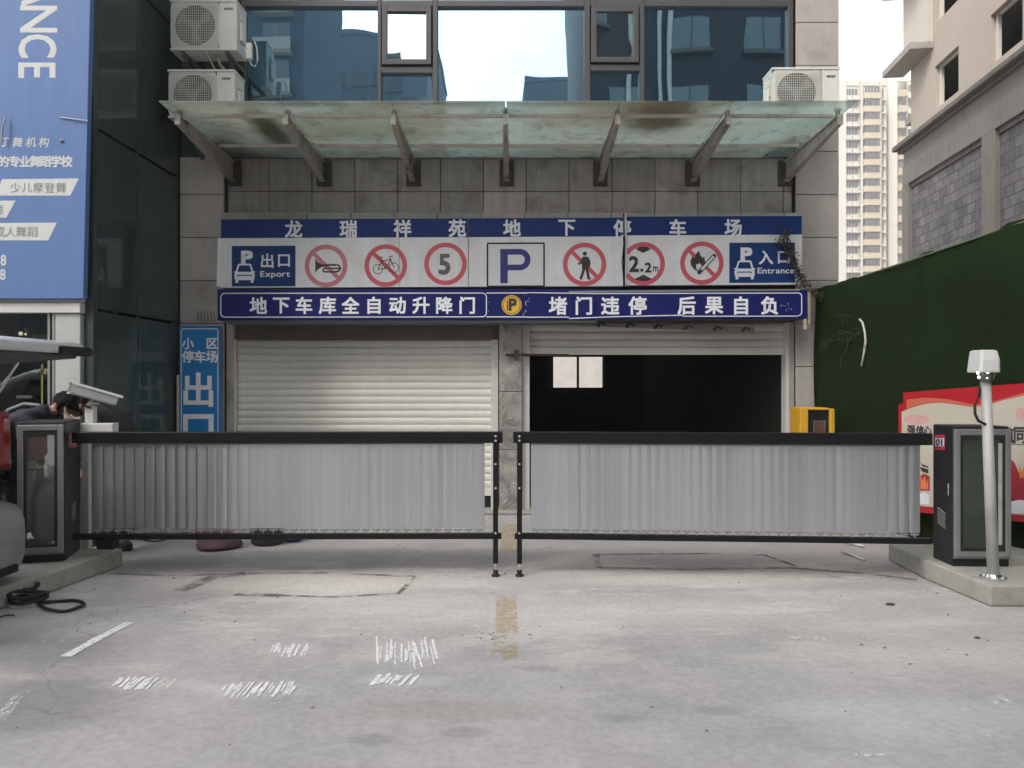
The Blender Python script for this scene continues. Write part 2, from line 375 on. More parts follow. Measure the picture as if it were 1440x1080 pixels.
def worn(name, col, thr=(.42, .56), scale=14, stretch=None, amt=1.0):
    k = NT(name); pos = k.coord('Position')
    n = k.noise(pos, scale, 6, .65, stretch=stretch, off=2)
    k.bsdf.inputs['Base Color'].default_value = col + (1,); k.bsdf.inputs['Roughness'].default_value = .85
    k.L(k.math('MULTIPLY', k.ramp(n, *thr), amt), k.bsdf.inputs['Alpha']); return k.m
CHALK = worn('chalky_white', (.74, .73, .71), (.24, .50), 34, amt=.92)
CHALK_FAINT = worn('faint_chalk', (.68, .67, .65), (.38, .62), 24, amt=.8)
WORNYEL = worn('worn_yellow_paint', (.50, .40, .24), (.30, .64), 16, amt=.68)
WORNYEL2 = worn('nearly_gone_yellow_paint', (.44, .36, .2), (.48, .66), 8, amt=.6)
GROOVE = worn('dark_cut_filler', (.15, .135, .13), (.34, .60), 6, amt=.7)
GROOVE_SOFT = worn('dark_smear', (.19, .175, .17), (.32, .64), 4.5, amt=.62)
def strip(mb, pts, w0, z=.004, w1=None, jag=.25):
    pts = [G(*p) for p in pts]; fine = []
    for a, b in zip(pts, pts[1:]):
        m = max(2, int((b - a).length / .12)); fine += [a.lerp(b, t / m) for t in range(m)]
    fine.append(pts[-1]); prev = None
    for i, p in enumerate(fine):
        d = (fine[min(i + 1, len(fine) - 1)] - fine[max(i - 1, 0)]).normalized(); n = Vector((-d.y, d.x, 0))
        w = (w0 + ((w1 or w0) - w0) * i / len(fine)) * random.uniform(1 - jag, 1 + jag) / 2
        cur = (mb.b.verts.new(p + n * w + Vector((0, 0, z))), mb.b.verts.new(p - n * w + Vector((0, 0, z))))
        if prev: mb.b.faces.new([prev[0], cur[0], cur[1], prev[1]])
        prev = cur
def hatch(cx, cy, wpx, hpx, n, lean, name='chalk_scribble', m=None):
    mb = MB()
    for i in range(n):
        x = cx - wpx / 2 + wpx * (i + random.uniform(-.3, .3)) / n; h = hpx / 2 * random.uniform(.45, 1.15); s = random.uniform(-3, 3); cy_ = cy + random.uniform(-.18, .18) * hpx; lean_ = lean + random.uniform(-.12, .12)
        strip(mb, [(x - lean_ * h + s, cy_ + h), (x + s * 1.1, cy_), (x + lean_ * h + s, cy_ - h)], wpx * G(cx, cy).y / F / n * random.uniform(.45, 1.0), z=.004 + .0004 * (i % 4))
    struct(name, mb, m or CHALK)
hatch(411, 914, 56, 18, 13, .45); hatch(192, 962, 58, 16, 12, 1.1); hatch(232, 963, 40, 14, 9, 1.2, m=CHALK_FAINT)
hatch(345, 972, 56, 20, 13, .8); hatch(392, 969, 54, 18, 12, .6); hatch(556, 918, 50, 32, 15, .05); hatch(597, 916, 40, 34, 11, -.2)
hatch(560, 957, 66, 14, 10, .9); hatch(1415, 985, 36, 16, 5, -1.2, m=CHALK_FAINT); hatch(1140, 897, 60, 8, 8, -1.4, m=CHALK_FAINT); hatch(1225, 1062, 46, 8, 8, .3, m=CHALK_FAINT)
hatch(15, 1000, 20, 40, 5, .9, m=CHALK_FAINT)
mb = MB(); strip(mb, [(92, 924), (135, 900), (182, 876)], .07, w1=.05); struct('chalk_line', mb, CHALK)
def quadmark(name, x0, y0, x1, y1, y2, m):
    mb = MB(); a, b = G(x0, y1), G(x1, y2); w0 = (x1 - x0) * a.y / F / 2
    c = G((x0 + x1) / 2, y1).x; d = G((x0 + x1) / 2, y2).x; n = 10
    for i in range(n):
        ya, yb = a.y + (b.y - a.y) * i / n, a.y + (b.y - a.y) * (i + 1) / n
        xa, xb = c + (d - c) * i / n, c + (d - c) * (i + 1) / n
        mb.poly([(xa - w0, ya, .004), (xa + w0, ya, .004), (xb + w0, yb, .004), (xb - w0, yb, .004)])
    struct(name, mb, m)
quadmark('lane_marking', 696, 0, 728, 890, 838, WORNYEL); quadmark('lane_marking', 704, 0, 729, 776, 738, WORNYEL); quadmark('lane_marking', 690, 0, 728, 928, 893, WORNYEL2)
mb = MB(); strip(mb, [(395, 838), (470, 840), (560, 835), (585, 812)], .035); strip(mb, [(330, 836), (395, 838)], .06); struct('loop_groove', mb, GROOVE)
mb = MB(); strip(mb, [(250, 832), (300, 812), (345, 807)], .14); strip(mb, [(120, 806), (240, 810), (345, 807), (450, 806), (585, 811)], .05); struct('loop_groove', mb, GROOVE_SOFT)
mb = MB(); strip(mb, [(838, 780), (1000, 779), (1075, 781), (1120, 797)], .045); strip(mb, [(838, 780), (842, 799)], .06); struct('loop_groove', mb, GROOVE)
mb = MB(); strip(mb, [(842, 799), (960, 801), (1110, 799), (1210, 806), (1290, 816)], .09, w1=.05); struct('loop_groove', mb, GROOVE_SOFT)
mb = MB()
for i in range(80):                          # crumbs of mortar and grit
    px, py = random.choice([(random.uniform(60, 420), random.uniform(800, 880)), (random.uniform(650, 760), random.uniform(880, 900)), (random.uniform(1180, 1440), random.uniform(800, 950)), (random.uniform(0, 1440), random.uniform(790, 1080))])
    p = G(px, py); mb.blob((p.x, p.y, .003), random.uniform(.003, .008), 6, 4, random.uniform(.8, 1.8), 1, .6, .25)
stuff('gravel', mb, mat('grit', (.22, .2, .18), .5, 9, .9), 'small crumbs of mortar and grit scattered over the concrete', 'grit')

# ------------------------------------------------------------------ the garage building
BY = 9.0
gb = thing('garage_building', 'stone-clad building with blue mirror glass over two garage openings', 'building', (0, 9.3, 0))
def fx(px, Y=BY): return (px - 720) * Y / F
def fz(py, Y=BY): return EYE - (py - HY) * Y / F
rows = [fz(213) + .504 * k for k in range(-9, 22)]
def slabs(mb, x0, x1, y0, z0, z1, rows=rows, xj=None, g=.004, th=.03):
    zz = [z0] + [r for r in rows if z0 + .02 < r < z1 - .02] + [z1]; xx = [x0] + [x for x in (xj or []) if x0 + .02 < x < x1 - .02] + [x1]
    for a, b in zip(zz, zz[1:]):
        for c, d in zip(xx, xx[1:]):
            e = random.uniform(-.0015, .0015)
            mb.box(c + g, d - g, y0 + e, y0 + th, a + g, b - g)
ZR = 4.17                                       # canopy root level
m = MB(); slabs(m, -3.895, -3.375, BY, 0, ZR); m.build('pier_cladding', STONE, gb, bevel=.003, seg=1)
m = MB(); slabs(m, fx(1119), fx(1180), BY, 0, 13); m.build('pier_cladding', STONE, gb, bevel=.003, seg=1)
m = MB(); slabs(m, fx(1180) - .03, fx(1180) - .001, BY + .034, 0, 13, th=2.2); m.build('pier_cladding', STONE, gb)
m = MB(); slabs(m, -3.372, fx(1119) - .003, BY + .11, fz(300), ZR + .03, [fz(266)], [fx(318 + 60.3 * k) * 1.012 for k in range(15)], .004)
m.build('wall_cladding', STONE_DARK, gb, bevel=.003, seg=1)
m = MB(); slabs(m, -3.372, fx(1119) - .003, BY - .06, fz(312), fz(300), [], [fx(313 + 60.6 * k) for k in range(15)], .004, .17)
m.build('ledge_cladding', STONE, gb, bevel=.003, seg=1)
m = MB(); m.box(-3.89, 3.8, BY + .145, BY + .3, 2.45, 4.6); m.box(-3.89, -3.38, BY + .032, BY + .14, 0, ZR); m.box(fx(1120), fx(1179), BY + .032, BY + .14, 0, 13)
m.box(-3.89, 3.8, BY + .2, 11, 4.6, 14); m.box(-3.89, -3.3, BY + .145, 20.2, 0, 2.45); m.box(3.4, 3.8, BY + .145, 20.2, 0, 2.45)
m.box(-3.89, 3.8, BY + .3, 20.4, 2.45, 4.6)
m.build('building_core', JOINT, gb)
# dark garage: ramp, end wall, ceiling come from the core
CONCD = mat('shaded_garage_concrete', (.035, .034, .03), .3, 1.5, .9)  # near-black colour carries the shade inside the garage
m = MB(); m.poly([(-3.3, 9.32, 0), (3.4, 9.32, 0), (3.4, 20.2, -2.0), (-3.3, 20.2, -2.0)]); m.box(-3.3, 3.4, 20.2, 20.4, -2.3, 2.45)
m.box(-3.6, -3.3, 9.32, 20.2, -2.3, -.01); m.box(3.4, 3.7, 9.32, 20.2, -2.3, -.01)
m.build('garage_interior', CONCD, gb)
WINLIT = mat('daylit_window', (.80, .74, .68), .14, 5, .6, emit=.34)
a, b = P(778, 502, 20.15), P(847, 545, 20.15)
m = MB(); m.box(a.x, b.x, 20.15, 20.19, b.z, a.z); wn = m.build('window', WINLIT, gb)
m = MB(); c = (a.x + b.x) / 2; m.box(c - .03, c + .03, 20.1, 20.149, b.z, a.z); m.box(a.x - .03, b.x + .03, 20.1, 20.149, b.z - .05, b.z - .001); m.box(a.x - .03, b.x + .03, 20.1, 20.149, a.z + .001, a.z + .05)
m.box(a.x - .05, a.x - .001, 20.1, 20.149, b.z, a.z)
m.build('frame', BLACK, wn)
# middle pier and jambs
def marble():
    k = NT('grey_marble'); pos = k.coord(); n = k.noise(pos, 2.6, 9, .62, dist=1.6)
    c = k.mix(k.ramp(n, .3, .7), (.15, .14, .13, 1), (.36, .34, .31, 1))
    vein = k.math('SUBTRACT', 1, k.ramp(k.math('ABSOLUTE', k.math('SUBTRACT', k.noise(pos, 3.3, 5, .5, off=6, dist=2.2), .5)), 0, .018))
    c = k.mix(k.math('MULTIPLY', vein, .6), c, (.5, .47, .43, 1)); k.L(c, k.bsdf.inputs['Base Color']); k.bsdf.inputs['Roughness'].default_value = .25; return k.m
MARBLE = marble()
m = MB(); zs = [0, .74, 1.42, 2.6]
for a_, b_ in zip(zs, zs[1:]): m.box(fx(702), fx(734), BY, BY + .28, a_ + .003, b_ - .003)
m.build('pier', MARBLE, gb, bevel=.006)
for a_, b_ in ((-3.371, fx(327)), (fx(1112), fx(1120) - .003)):
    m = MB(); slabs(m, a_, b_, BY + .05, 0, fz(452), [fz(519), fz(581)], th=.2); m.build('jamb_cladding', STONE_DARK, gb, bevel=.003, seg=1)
# shutters
SY = 9.16
def slats(mb, x0, x1, z0, z1, Y, pitch=.0845):
    n = max(1, round((z1 - z0) / pitch)); p = (z1 - z0) / n; prof = []
    for i in range(n):
        z = z0 + i * p
        prof += [(Y, z), (Y - .004, z + .004), (Y - .013, z + p * .3), (Y - .016, z + p * .55), (Y - .012, z + p * .82), (Y - .002, z + p - .006), (Y + .004, z + p - .002)]
    prof.append((Y, z1)); prev = None
    for y, z in prof:
        cur = (mb.b.verts.new((x0, y, z)), mb.b.verts.new((x1, y, z)))
        if prev: mb.b.faces.new([prev[0], cur[0], cur[1], prev[1]])
        prev = cur
def shutter(x0, x1, zb, zt, lab, head):
    sx0, sx1 = fx(x0, SY), fx(x1, SY)
    m = MB(); slats(m, sx0, sx1, zb + .09, zt, SY); s = m.build('roller_shutter', SHUTTER, gb, norm=False, label=lab)
    m = MB(); m.box(sx0, sx1, SY - .025, SY + .02, zb, zb + .088); m.build('bottom_bar', SHUTTER, s, bevel=.006)
    for a_, b_ in ((sx0 - .075, sx0 + .012), (sx1 - .012, sx1 + .075)):
        m = MB(); m.box(a_, b_, SY - .10, SY - .03, .02, zt); m.box(a_, a_ + .012 if a_ < sx0 - .05 else a_ + .012, SY - .03, SY + .05, .02, zt); m.build('guide_rail', WHITE_METAL, s, bevel=.004)
    m = MB(); m.box(sx0 - .08, sx1 + .08, SY - .02, SY + .14, zt, zt + .4); m.box(sx0 - .02, sx1 + .02, SY - .05, SY - .021, zt + .0, head)
    m.build('header_box', mat('brown_header', (.14, .115, .09), .15, 3, .6), s)
    return s
shutter(334, 692, fz(697, SY), fz(478, SY), 'closed beige roller shutter', fz(452))
s2 = shutter(743, 1102, fz(499, SY), fz(455, SY), 'raised roller shutter over the dark opening', fz(430))
m = MB(); m.box(-3.02, -.2, SY + .01, SY + .03, 0, .22); m.build('gap_shade_sheet', DARKVOID, gb)  # dark sheet standing in for the shade below the closed shutter
m = MB(); m.tube([P(711, 499, 8.95), P(740, 499, 9.03), P(800, 499.5, 9.03)], .014); m.box(fx(723), fx(730), 8.93, 8.998, fz(505), fz(492)); m.build('lock_bar', mat('rusty_iron', (.06, .035, .025), .3, 12, .7), gb)
m = MB(); m.box(-3.35, 3.33, 8.86, 9.32, .003, .035); m.build('threshold', CONC, gb, bevel=.01)
# curtain wall
CY = 9.06
def vbar(mb, a_, b_, y0=15, y1=-900, dy=.0): mb.box(fx(a_, CY), fx(b_, CY), CY - .07 - dy, CY + .02, ZR + .03, 13)
m = MB()
for a_, b_ in ((342, 347), (532, 537), (609, 616), (821, 829), (898, 905), (1106, 1113)): m.box(fx(a_, CY), fx(b_, CY), CY - .06, CY + .03, ZR + .03, 13)
hz = [(fz(12, CY), fz(3, CY))] + [(fz(12, CY) + d, fz(3, CY) + d) for d in (1.6, 3.2, 4.8)]
xsV = [347, 532, 537, 609, 616, 821, 829, 898, 905, 1106]
for z0, z1 in hz:
    for a_, b_ in zip(xsV[::2], xsV[1::2]): m.box(fx(a_, CY) + .0005, fx(b_, CY) - .0005, CY - .055, CY + .03, z0, z1)
for a_, b_, y0, y1 in ((537, 609, 96, 105), (829, 898, 93, 102)): m.box(fx(a_, CY) + .0005, fx(b_, CY) - .0005, CY - .055, CY + .03, fz(y1, CY), fz(y0, CY))
m.build('curtain_wall_frame', FRAME, gb, bevel=.004, seg=1)
def pane(x0, x1, z0, z1, mt=GLASS_BLUE, tilt=(0, 0), y=CY, par=None, name='window_pane'):
    m = MB(); a_, b_ = fx(x0, CY), fx(x1, CY); n = 10
    for i in range(n):
        for j in range(n):
            q = []
            for u, v in ((i, j), (i + 1, j), (i + 1, j + 1), (i, j + 1)):
                u /= n; v /= n; q.append((a_ + (b_ - a_) * u, y + tilt[0] * (u - .5) + tilt[1] * (v - .5), z0 + (z1 - z0) * v))
            m.poly(q)
    bmesh.ops.remove_doubles(m.b, verts=m.b.verts, dist=1e-5)
    return m.build(name, mt, par or gb, smooth=True, norm=False)
Z0, Z1 = ZR + .03, fz(12, CY); ZU = fz(3, CY)
for a_, b_, t in ((347, 532, (.004, .002)), (616, 821, (-.003, 0)), (905, 1106, (.002, -.004))): pane(a_, b_, Z0, Z1, tilt=t)
for a_, b_ in ((347, 532), (537, 609), (616, 821), (829, 898), (905, 1106)): pane(a_, b_, ZU, ZU + 1.55); pane(a_, b_, ZU + 1.6, ZU + 6)
pane(537, 609, Z0, fz(105, CY), tilt=(.003, .006)); pane(829, 898, Z0, fz(102, CY), tilt=(-.004, .0))
for a_, b_, y0, y1, t in ((538.5, 607.5, 13.5, 94.5, (.004, .008)), (830.5, 896.5, 13.5, 91.5, (.012, -.012))):
    m = MB(); X0, X1, A0, A1 = fx(a_, CY), fx(b_, CY), fz(y1, CY), fz(y0, CY); e = .062
    m.box(X0, X0 + e, CY - .085, CY - .01, A0, A1); m.box(X1 - e, X1, CY - .085, CY - .01, A0, A1)
    m.box(X0 + e, X1 - e, CY - .085, CY - .01, A0, A0 + e); m.box(X0 + e, X1 - e, CY - .085, CY - .01, A1 - e, A1)
    sh = m.build('window_sash', FRAME, gb, bevel=.005)
    pane(a_ + 7, b_ - 7, A0 + e - .002, A1 - e + .002, GLASS_SASH, t, CY - .05, sh, 'pane')
m = MB(); m.box(-3.895, fx(342, CY), CY - .02, CY, ZR, 13); m.build('window_pane', GLASS_DARK, gb)
for a_ in (-3.6, -3.33):
    m = MB(); m.box(a_, a_ + .03, CY - .05, CY - .021, ZR, 13); m.build('mullion', FRAME, gb)

# ------------------------------------------------------------------ the shop building on the left
MX = -3.9; LY = 7.13
sb = thing('shop_building', 'dark glass shop block jutting out beside the pier, with a white door frame', 'building', (-6, 8.2, 0))
m = MB()
for z0, z1 in ((0, 2.2), (2.23, 3.9), (3.93, 5.6), (5.63, 7.3), (7.33, 12)): m.box(MX - .02, MX, LY + .09, 8.97, z0, z1)
m.build('side_glass', GLASS_DARK, sb)
m = MB(); m.box(MX - .06, MX + .012, LY, LY + .085, 0, 12); m.box(MX - .03, MX + .004, 8.0, 8.02, 0, 12); m.build('corner_mullion', mat('dark_green_frame', (.05, .07, .065), rough=.35, metal=.4), sb)
m = MB(); m.box(-9, MX - .065, LY + .01, LY + .12, 2.5, 12); m.box(-9, -4, 8.98, 11, 0, 12); m.box(-9.1, -9, LY, 11, 0, 12)
m.box(-9, MX - .07, LY + .13, 8.97, 2.5, 2.56); m.build('building_core', DARKVOID, sb)
m = MB(); z0, z1 = fz(441, LY), fz(427, LY); m.box(-9, MX - .065, LY - .08, LY + .08, z0, z1); m.box(-9, MX - .065, LY - .05, LY + .05, z1 + .005, z1 + .05); m.build('door_beam', WHITE_METAL, sb, bevel=.006)
m = MB(); m.box(fx(82, LY), fx(117, LY), LY - .05, LY + .07, 0, z0 - .002); m.build('door_column', mat('pale_tile_column', (.42, .42, .41), .1, 5, .35, dirt=.3, dirtcol=(.25, .24, .22)), sb, bevel=.006)
SHOPGLASS = clear_glass('shop_glass', (.42, .45, .42), .10)
m = MB(); m.box(-9, fx(70, LY), LY - .004, LY + .004, 0, z0 - .002); m.build('window_pane', SHOPGLASS, sb)
m = MB()
for px in (70.5, 77): m.box(fx(px, LY), fx(px + 3.2, LY), LY - .04, LY + .04, 0, z0 - .002)
for px in (-60, -20): m.box(fx(px, LY), fx(px + 3, LY), LY - .03, LY + .03, 0, z0 - .002)
m.build('door_frame', GREY_TRIM, sb)
m = MB()
rng = random.Random(3); prevp = None
for i in range(90):
    x = -7.2 + i * .035; y = 7.95 + .03 * sin(i * 1.7) + rng.uniform(-.012, .012); cur = (m.b.verts.new((x, y, .1)), m.b.verts.new((x, y, 2.4)))
    if prevp: m.b.faces.new([prevp[0], cur[0], cur[1], prevp[1]])
    prevp = cur
m.build('curtain', mat('grey_green_curtain', (.22, .23, .20), .2, 3, .9, streak=.3), sb, smooth=True, norm=False)
m = MB(); pl = Plane2((0, LY - .006, 0)); 
pl.rect(m, 58, 512, 60.5, 572, 1)
for i, px in enumerate(range(58, 86, 4)): pl.rect(m, px, 519 + (i % 2), px + 3, 527 - (i % 3), 1)
m.build('yellow_film', mat('faded_yellow_film', (.20, .165, .04), .2, 9, .5), sb)
m = MB(); m.box(fx(25, LY), fx(47, LY), LY - .025, LY - .005, fz(560, LY), fz(556, LY)); m.build('door_handle', FRAME, sb)
m = MB(); m.blob(P(29, 469, 7.9), .02, 10, 8); m.blob(P(36, 470, 7.9), .012, 10, 8); m.build('lamp', mat('warm_lamp', (1, .85, .6), 0, emit=1.6), sb)

# ------------------------------------------------------------------ the dance-school banner
bn = thing('shop_banner', 'tall blue banner with white vertical letters on the shop corner', 'banner', (-5.5, 7.05, 2.27))
bp = Plane2((0, 7.0, 0))
m = MB(); q = [hit(*c, (0, 7.0, 0), (0, -1, 0)) for c in ((-260, 420), (117, 420), (127, 0), (134, -300), (-260, -300))]
m.prism(q, (0, .07, 0)); m.build('board', BANNER, bn, bevel=.004)
for i, (px, py) in enumerate(((60, -94), (58, -52), (56.5, -11), (54.5, 27), (53, 65), (52, 99))):
    if i: m = MB(); bp.char(m, ' DANCE'[i], px, py, 74, 1, .012, .78 if i in (1, 2, 3) else .7, pi / 2); m.build('letter', BANNER_WHITE, bn)
m = MB()
for ch, x in zip('丁舞机构', (7, 25, 44, 62)): bp.char(m, ch, x, 200, 15, 1, .01, shear=.15)
m.build('lettering', BANNER_WHITE, bn); m = MB()
for ch, x in zip('的专业舞蹈学校', (5, 20, 35, 50, 64, 79, 94)): bp.char(m, ch, x, 227, 16.5, 1, .03)
m.build('lettering', BANNER_WHITE, bn); m = MB()
for ch, x, y in (('8', 5, 366), ('8', 4, 386), ('8', -7, 366), ('8', -8, 386)): bp.char(m, ch, x, y, 21, 1, .02, .8)
m.build('lettering', BANNER_WHITE, bn)
for q in ([(3, 252), (111, 251), (99, 275), (-6, 275)], [(-40, 283), (22, 282), (9, 306), (-50, 306)], [(-30, 314), (80, 313), (68, 338), (-40, 338)]):
    m = MB(); bp.poly(m, q); m.build('text_strip', BANNER_WHITE, bn)
m = MB()
for ch, x in zip('少儿摩登舞', (22, 38, 54, 70, 86)): bp.char(m, ch, x, 264, 15.5, 3, 0)
m.build('lettering', BANNER_GREY, bn); m = MB()
for ch, x in zip('舞', (-2,)): bp.char(m, ch, x, 295, 15.5, 3, 0)
m.build('lettering', BANNER_GREY, bn); m = MB()
for ch, x in zip('成人舞蹈', (0, 15, 30, 46)): bp.char(m, ch, x, 326, 16, 3, 0)
m.build('lettering', BANNER_GREY, bn)
m = MB(); m.tube([P(8, 165, 6.97), P(4, 178, 6.95), P(2, 200, 6.96)], .008); m.build('fixing', GREY_TRIM, bn)
m = MB(); m.blob(P(86, 198, 6.99), .014); m.build('fixing', GREY_TRIM, bn)
m = MB(); m.cyl(P(84, 165, 6.99), P(124, 170, 6.98), .006); m.build('fixing', GREY_TRIM, bn)

# ------------------------------------------------------------------ canopy
def canopy_mat():
    k = NT('dirty_frosted_glass'); pos = k.coord('Position'); n = k.noise(pos, 1.3, 7, .62); n2 = k.noise(pos, 5, 8, .7, off=5)
    c = k.mix(k.ramp(n, .40, .62), (.53, .60, .57, 1), (.53, .53, .48, 1))
    n3 = k.noise(pos, .9, 6, .7, stretch=(1, 1.6, 1), off=14)
    c = k.mix(k.math('MULTIPLY', k.ramp(n3, .52, .62), .5), c, (.40, .34, .27, 1)); c = k.mix(k.math('MULTIPLY', k.ramp(k.noise(pos, 1.6, 8, .7, off=23), .56, .64), .45), c, (.20, .20, .13, 1))
    c = k.mix(k.math('MULTIPLY', k.ramp(n2, .50, .70), .65), c, (.22, .21, .16, 1))
    c = k.mix(k.math('MULTIPLY', k.ellipse(pos, 1.50, 7.72, .30, .42, .6, n2, .9), .95), c, (.035, .02, .012, 1))
    c = k.mix(k.math('MULTIPLY', k.ellipse(pos, 1.25, 7.6, .55, .5, .6, n2, .6), .55), c, (.30, .23, .14, 1))
    c = k.mix(k.math('MULTIPLY', k.ellipse(pos, -2.55, 8.2, .16, .55, .6, n2, .7), .9), c, (.07, .065, .03, 1))
    c = k.mix(k.math('MULTIPLY', k.ellipse(pos, -1.55, 8.1, .6, .5, .6, n2, .6), .4), c, (.26, .28, .2, 1))
    sp = k.n('SeparateXYZ'); k.L(pos, sp.inputs[0])
    back = k.math('MULTIPLY', k.ramp(sp.outputs[1], 8.5, 8.95), k.math('MULTIPLY_ADD', n2, .8, .2)); c = k.mix(back, c, (.14, .13, .10, 1))
    edge = k.math('MULTIPLY', k.math('SUBTRACT', 1, k.ramp(sp.outputs[1], 7.40, 7.58)), k.math('MULTIPLY_ADD', k.noise(pos, 2.2, 6, off=33), 1.3, -.15), clamp=True); c = k.mix(k.math('MULTIPLY', edge, .7), c, (.16, .15, .12, 1))
    tl = k.n('BsdfTranslucent'); k.L(c, tl.inputs[0]); df = k.n('BsdfDiffuse'); k.L(c, df.inputs[0]); tr = k.n('BsdfTransparent'); tr.inputs[0].default_value = (.78, .88, .84, 1)
    gl = k.n('BsdfGlossy'); gl.inputs['Roughness'].default_value = .15
    a1 = k.n('MixShader'); a1.inputs[0].default_value = .66; k.L(df.outputs[0], a1.inputs[1]); k.L(tl.outputs[0], a1.inputs[2])
    clearf = k.math('MULTIPLY_ADD', k.ramp(sp.outputs[0], 2.75, 3.1), .45, .20)
    a2 = k.n('MixShader'); k.L(clearf, a2.inputs[0]); k.L(a1.outputs[0], a2.inputs[1]); k.L(tr.outputs[0], a2.inputs[2])
    a3 = k.n('MixShader'); a3.inputs[0].default_value = .05; k.L(a2.outputs[0], a3.inputs[1]); k.L(gl.outputs[0], a3.inputs[2]); k.L(a3.outputs[0], k.out.inputs[0]); return k.m
CANG = canopy_mat()
cp = thing('entrance_canopy', 'rusty steel and dirty glass canopy over both garage doors', 'canopy', (0, 9.0, 4.1))
bxs = [-3.29, -2.23, -1.17, -.067, 1.04, 2.13, 3.23]
def tipx(x): return x * 1.0
ex = [-3.40, -2.22, -1.16, -.06, 1.04, 2.12, 3.32]
for i in range(6):
    m = MB(); g_ = .006; x0, x1 = ex[i] + g_, ex[i + 1] - g_; dz = random.uniform(-.006, .006)
    m.prism([(x0, 7.38, 4.225 + dz), (x1, 7.38, 4.225 - dz), (x1, 9.1, 4.175), (x0, 9.1, 4.175)], (0, 0, .012)); m.build('glass_panel', CANG, cp)
for i, x in enumerate(bxs):
    m = MB(); tz, ty = 4.155, 7.56
    prof_t = [(9.0, 4.12), (ty, tz)]; 
    m.prism([(x - .006, 9.04, 3.90), (x - .006, 9.04, 4.12), (x - .006, ty, tz), (x - .006, ty, tz - .085)], (.012, 0, 0))
    d = Vector((0, ty - 9.04, tz - .085 - 3.90)); 
    m.prism([(x - .034, 9.04, 3.89), (x + .034, 9.04, 3.89), (x + .022, ty, tz - .085), (x - .022, ty, tz - .085)], (0, 0, .012))
    m.prism([(x - .034, 9.04, 4.12), (x + .034, 9.04, 4.12), (x + .022, ty, tz), (x - .022, ty, tz)], (0, 0, .012))
    m.box(x - .026, x + .026, ty - .012, ty, tz - .088, tz + .014)
    br = m.build('bracket', OLD_WHITE, cp)
    m = MB(); m.box(x - .08, x + .09, 9.07, 9.109, 3.85, 4.15); m.build('base_plate', mat('sooty_steel_plate', (.07, .06, .052), .3, 9, .7, dirt=.8, dirtcol=(.02, .018, .015)) if i == 0 else bpy.data.materials['sooty_steel_plate'], br, bevel=.004)
    m = MB(); m.cyl((x, 7.62, 4.17), (x, 7.62, 4.245), .022); m.cyl((x, 7.62, 4.235), (x, 7.62, 4.25), .034); m.cyl((x, 8.55, 4.14), (x, 8.55, 4.22), .022); m.build('glass_clamp', GREY_TRIM, br)
for Y, z in ((7.66, 4.192), (8.55, 4.168)):
    m = MB()
    for a_, b_ in zip(bxs, bxs[1:]): m.box(a_ + .035, b_ - .035, Y - .016, Y + .016, z - .022, z + .012)
    m.build('purlin', mat('rusty_white_tube', (.60, .55, .50), .15, 6, .5, dirt=.7, dirtcol=(.24, .12, .06)), cp, bevel=.004)

# ------------------------------------------------------------------ kerb islands
def island(name, label, pts, z=.15):
    m = MB(); m.prism([(x, y, 0) for x, y in pts], (0, 0, z)); bmesh.ops.bisect_plane
    o = m.build(name, CONC, None, bevel=.018, seg=3); tag(o, label, 'kerb', kind='structure'); return o
island('kerb_island', 'raised concrete island at the right under its cabinet', [(3.27, 5.26), (5.3, 5.2), (4.9, 6.6), (3.24, 6.62), (3.22, 6.0)])
island('kerb_island', 'raised concrete island at the left under its cabinet', [(-4.9, 4.6), (-3.58, 4.7), (-3.37, 5.6), (-3.25, 6.42), (-4.9, 6.5)])

# ------------------------------------------------------------------ green hoarding
HA, HB = Vector((3.50, 8.90, 0)), Vector((4.267, 6.4, 0)); HU = (HB - HA).normalized(); HN = Vector((HU.y, -HU.x, 0))
if HN.x > 0: HN = -HN
def turf():
    k = NT('artificial_turf'); pos = k.coord(); n = k.noise(pos, 1.2, 5, .6); n2 = k.noise(pos, 120, 3, .6)
    c = k.mix(k.ramp(n, .35, .65), (.009, .015, .007, 1), (.014, .027, .009, 1)); c = k.mix(k.ramp(n2, .35, .7), c, (.018, .037, .012, 1))
    k.L(c, k.bsdf.inputs['Base Color']); k.bsdf.inputs['Roughness'].default_value = 1; k.bsdf.inputs['Specular IOR Level'].default_value = .1
    k.L(k.bump(n2, 1, .02), k.bsdf.inputs['Normal']); return k.m
TURF = turf()
hd = thing('hoarding', 'dark green artificial-turf hoarding behind the red notice board', 'hoarding', (4, 7.5, 0))
def htop(t): return 2.575 + .118 * t
m = MB(); prev = None
for i in range(91):
    t = i * .075; z = htop(t) + .014 * sin(t * 5.3) + .010 * sin(t * 13.1) + .006 * sin(t * 31)
    w_ = .03 * sin(t * 3.1) + .018 * sin(t * 7.7 + 1) + (-.05 if (i % 20) == 0 else .015 if (i % 20) == 1 else 0)
    p = HA + HU * t; cur = []
    for j in range(9):
        zz = z * j / 8; o_ = w_ * (.4 + .6 * sin(j * .9 + t)) * HN
        cur.append(m.b.verts.new(p + o_ + Vector((0, 0, zz))))
    cur2 = [m.b.verts.new(v.co - HN * .04) for v in cur]
    if prev:
        for j in range(8): m.b.faces.new([prev[0][j], cur[0][0] if False else cur[j], cur[j + 1], prev[0][j + 1]]); m.b.faces.new([prev[1][j], prev[1][j + 1], cur2[j + 1], cur2[j]])
        m.b.faces.new([prev[0][8], cur[8], cur2[8], prev[1][8]])
    else:
        for j in range(8): m.b.faces.new([cur[j], cur[j + 1], cur2[j + 1], cur2[j]])
    prev = (cur, cur2)
m.build('turf_panel', TURF, hd, smooth=True)
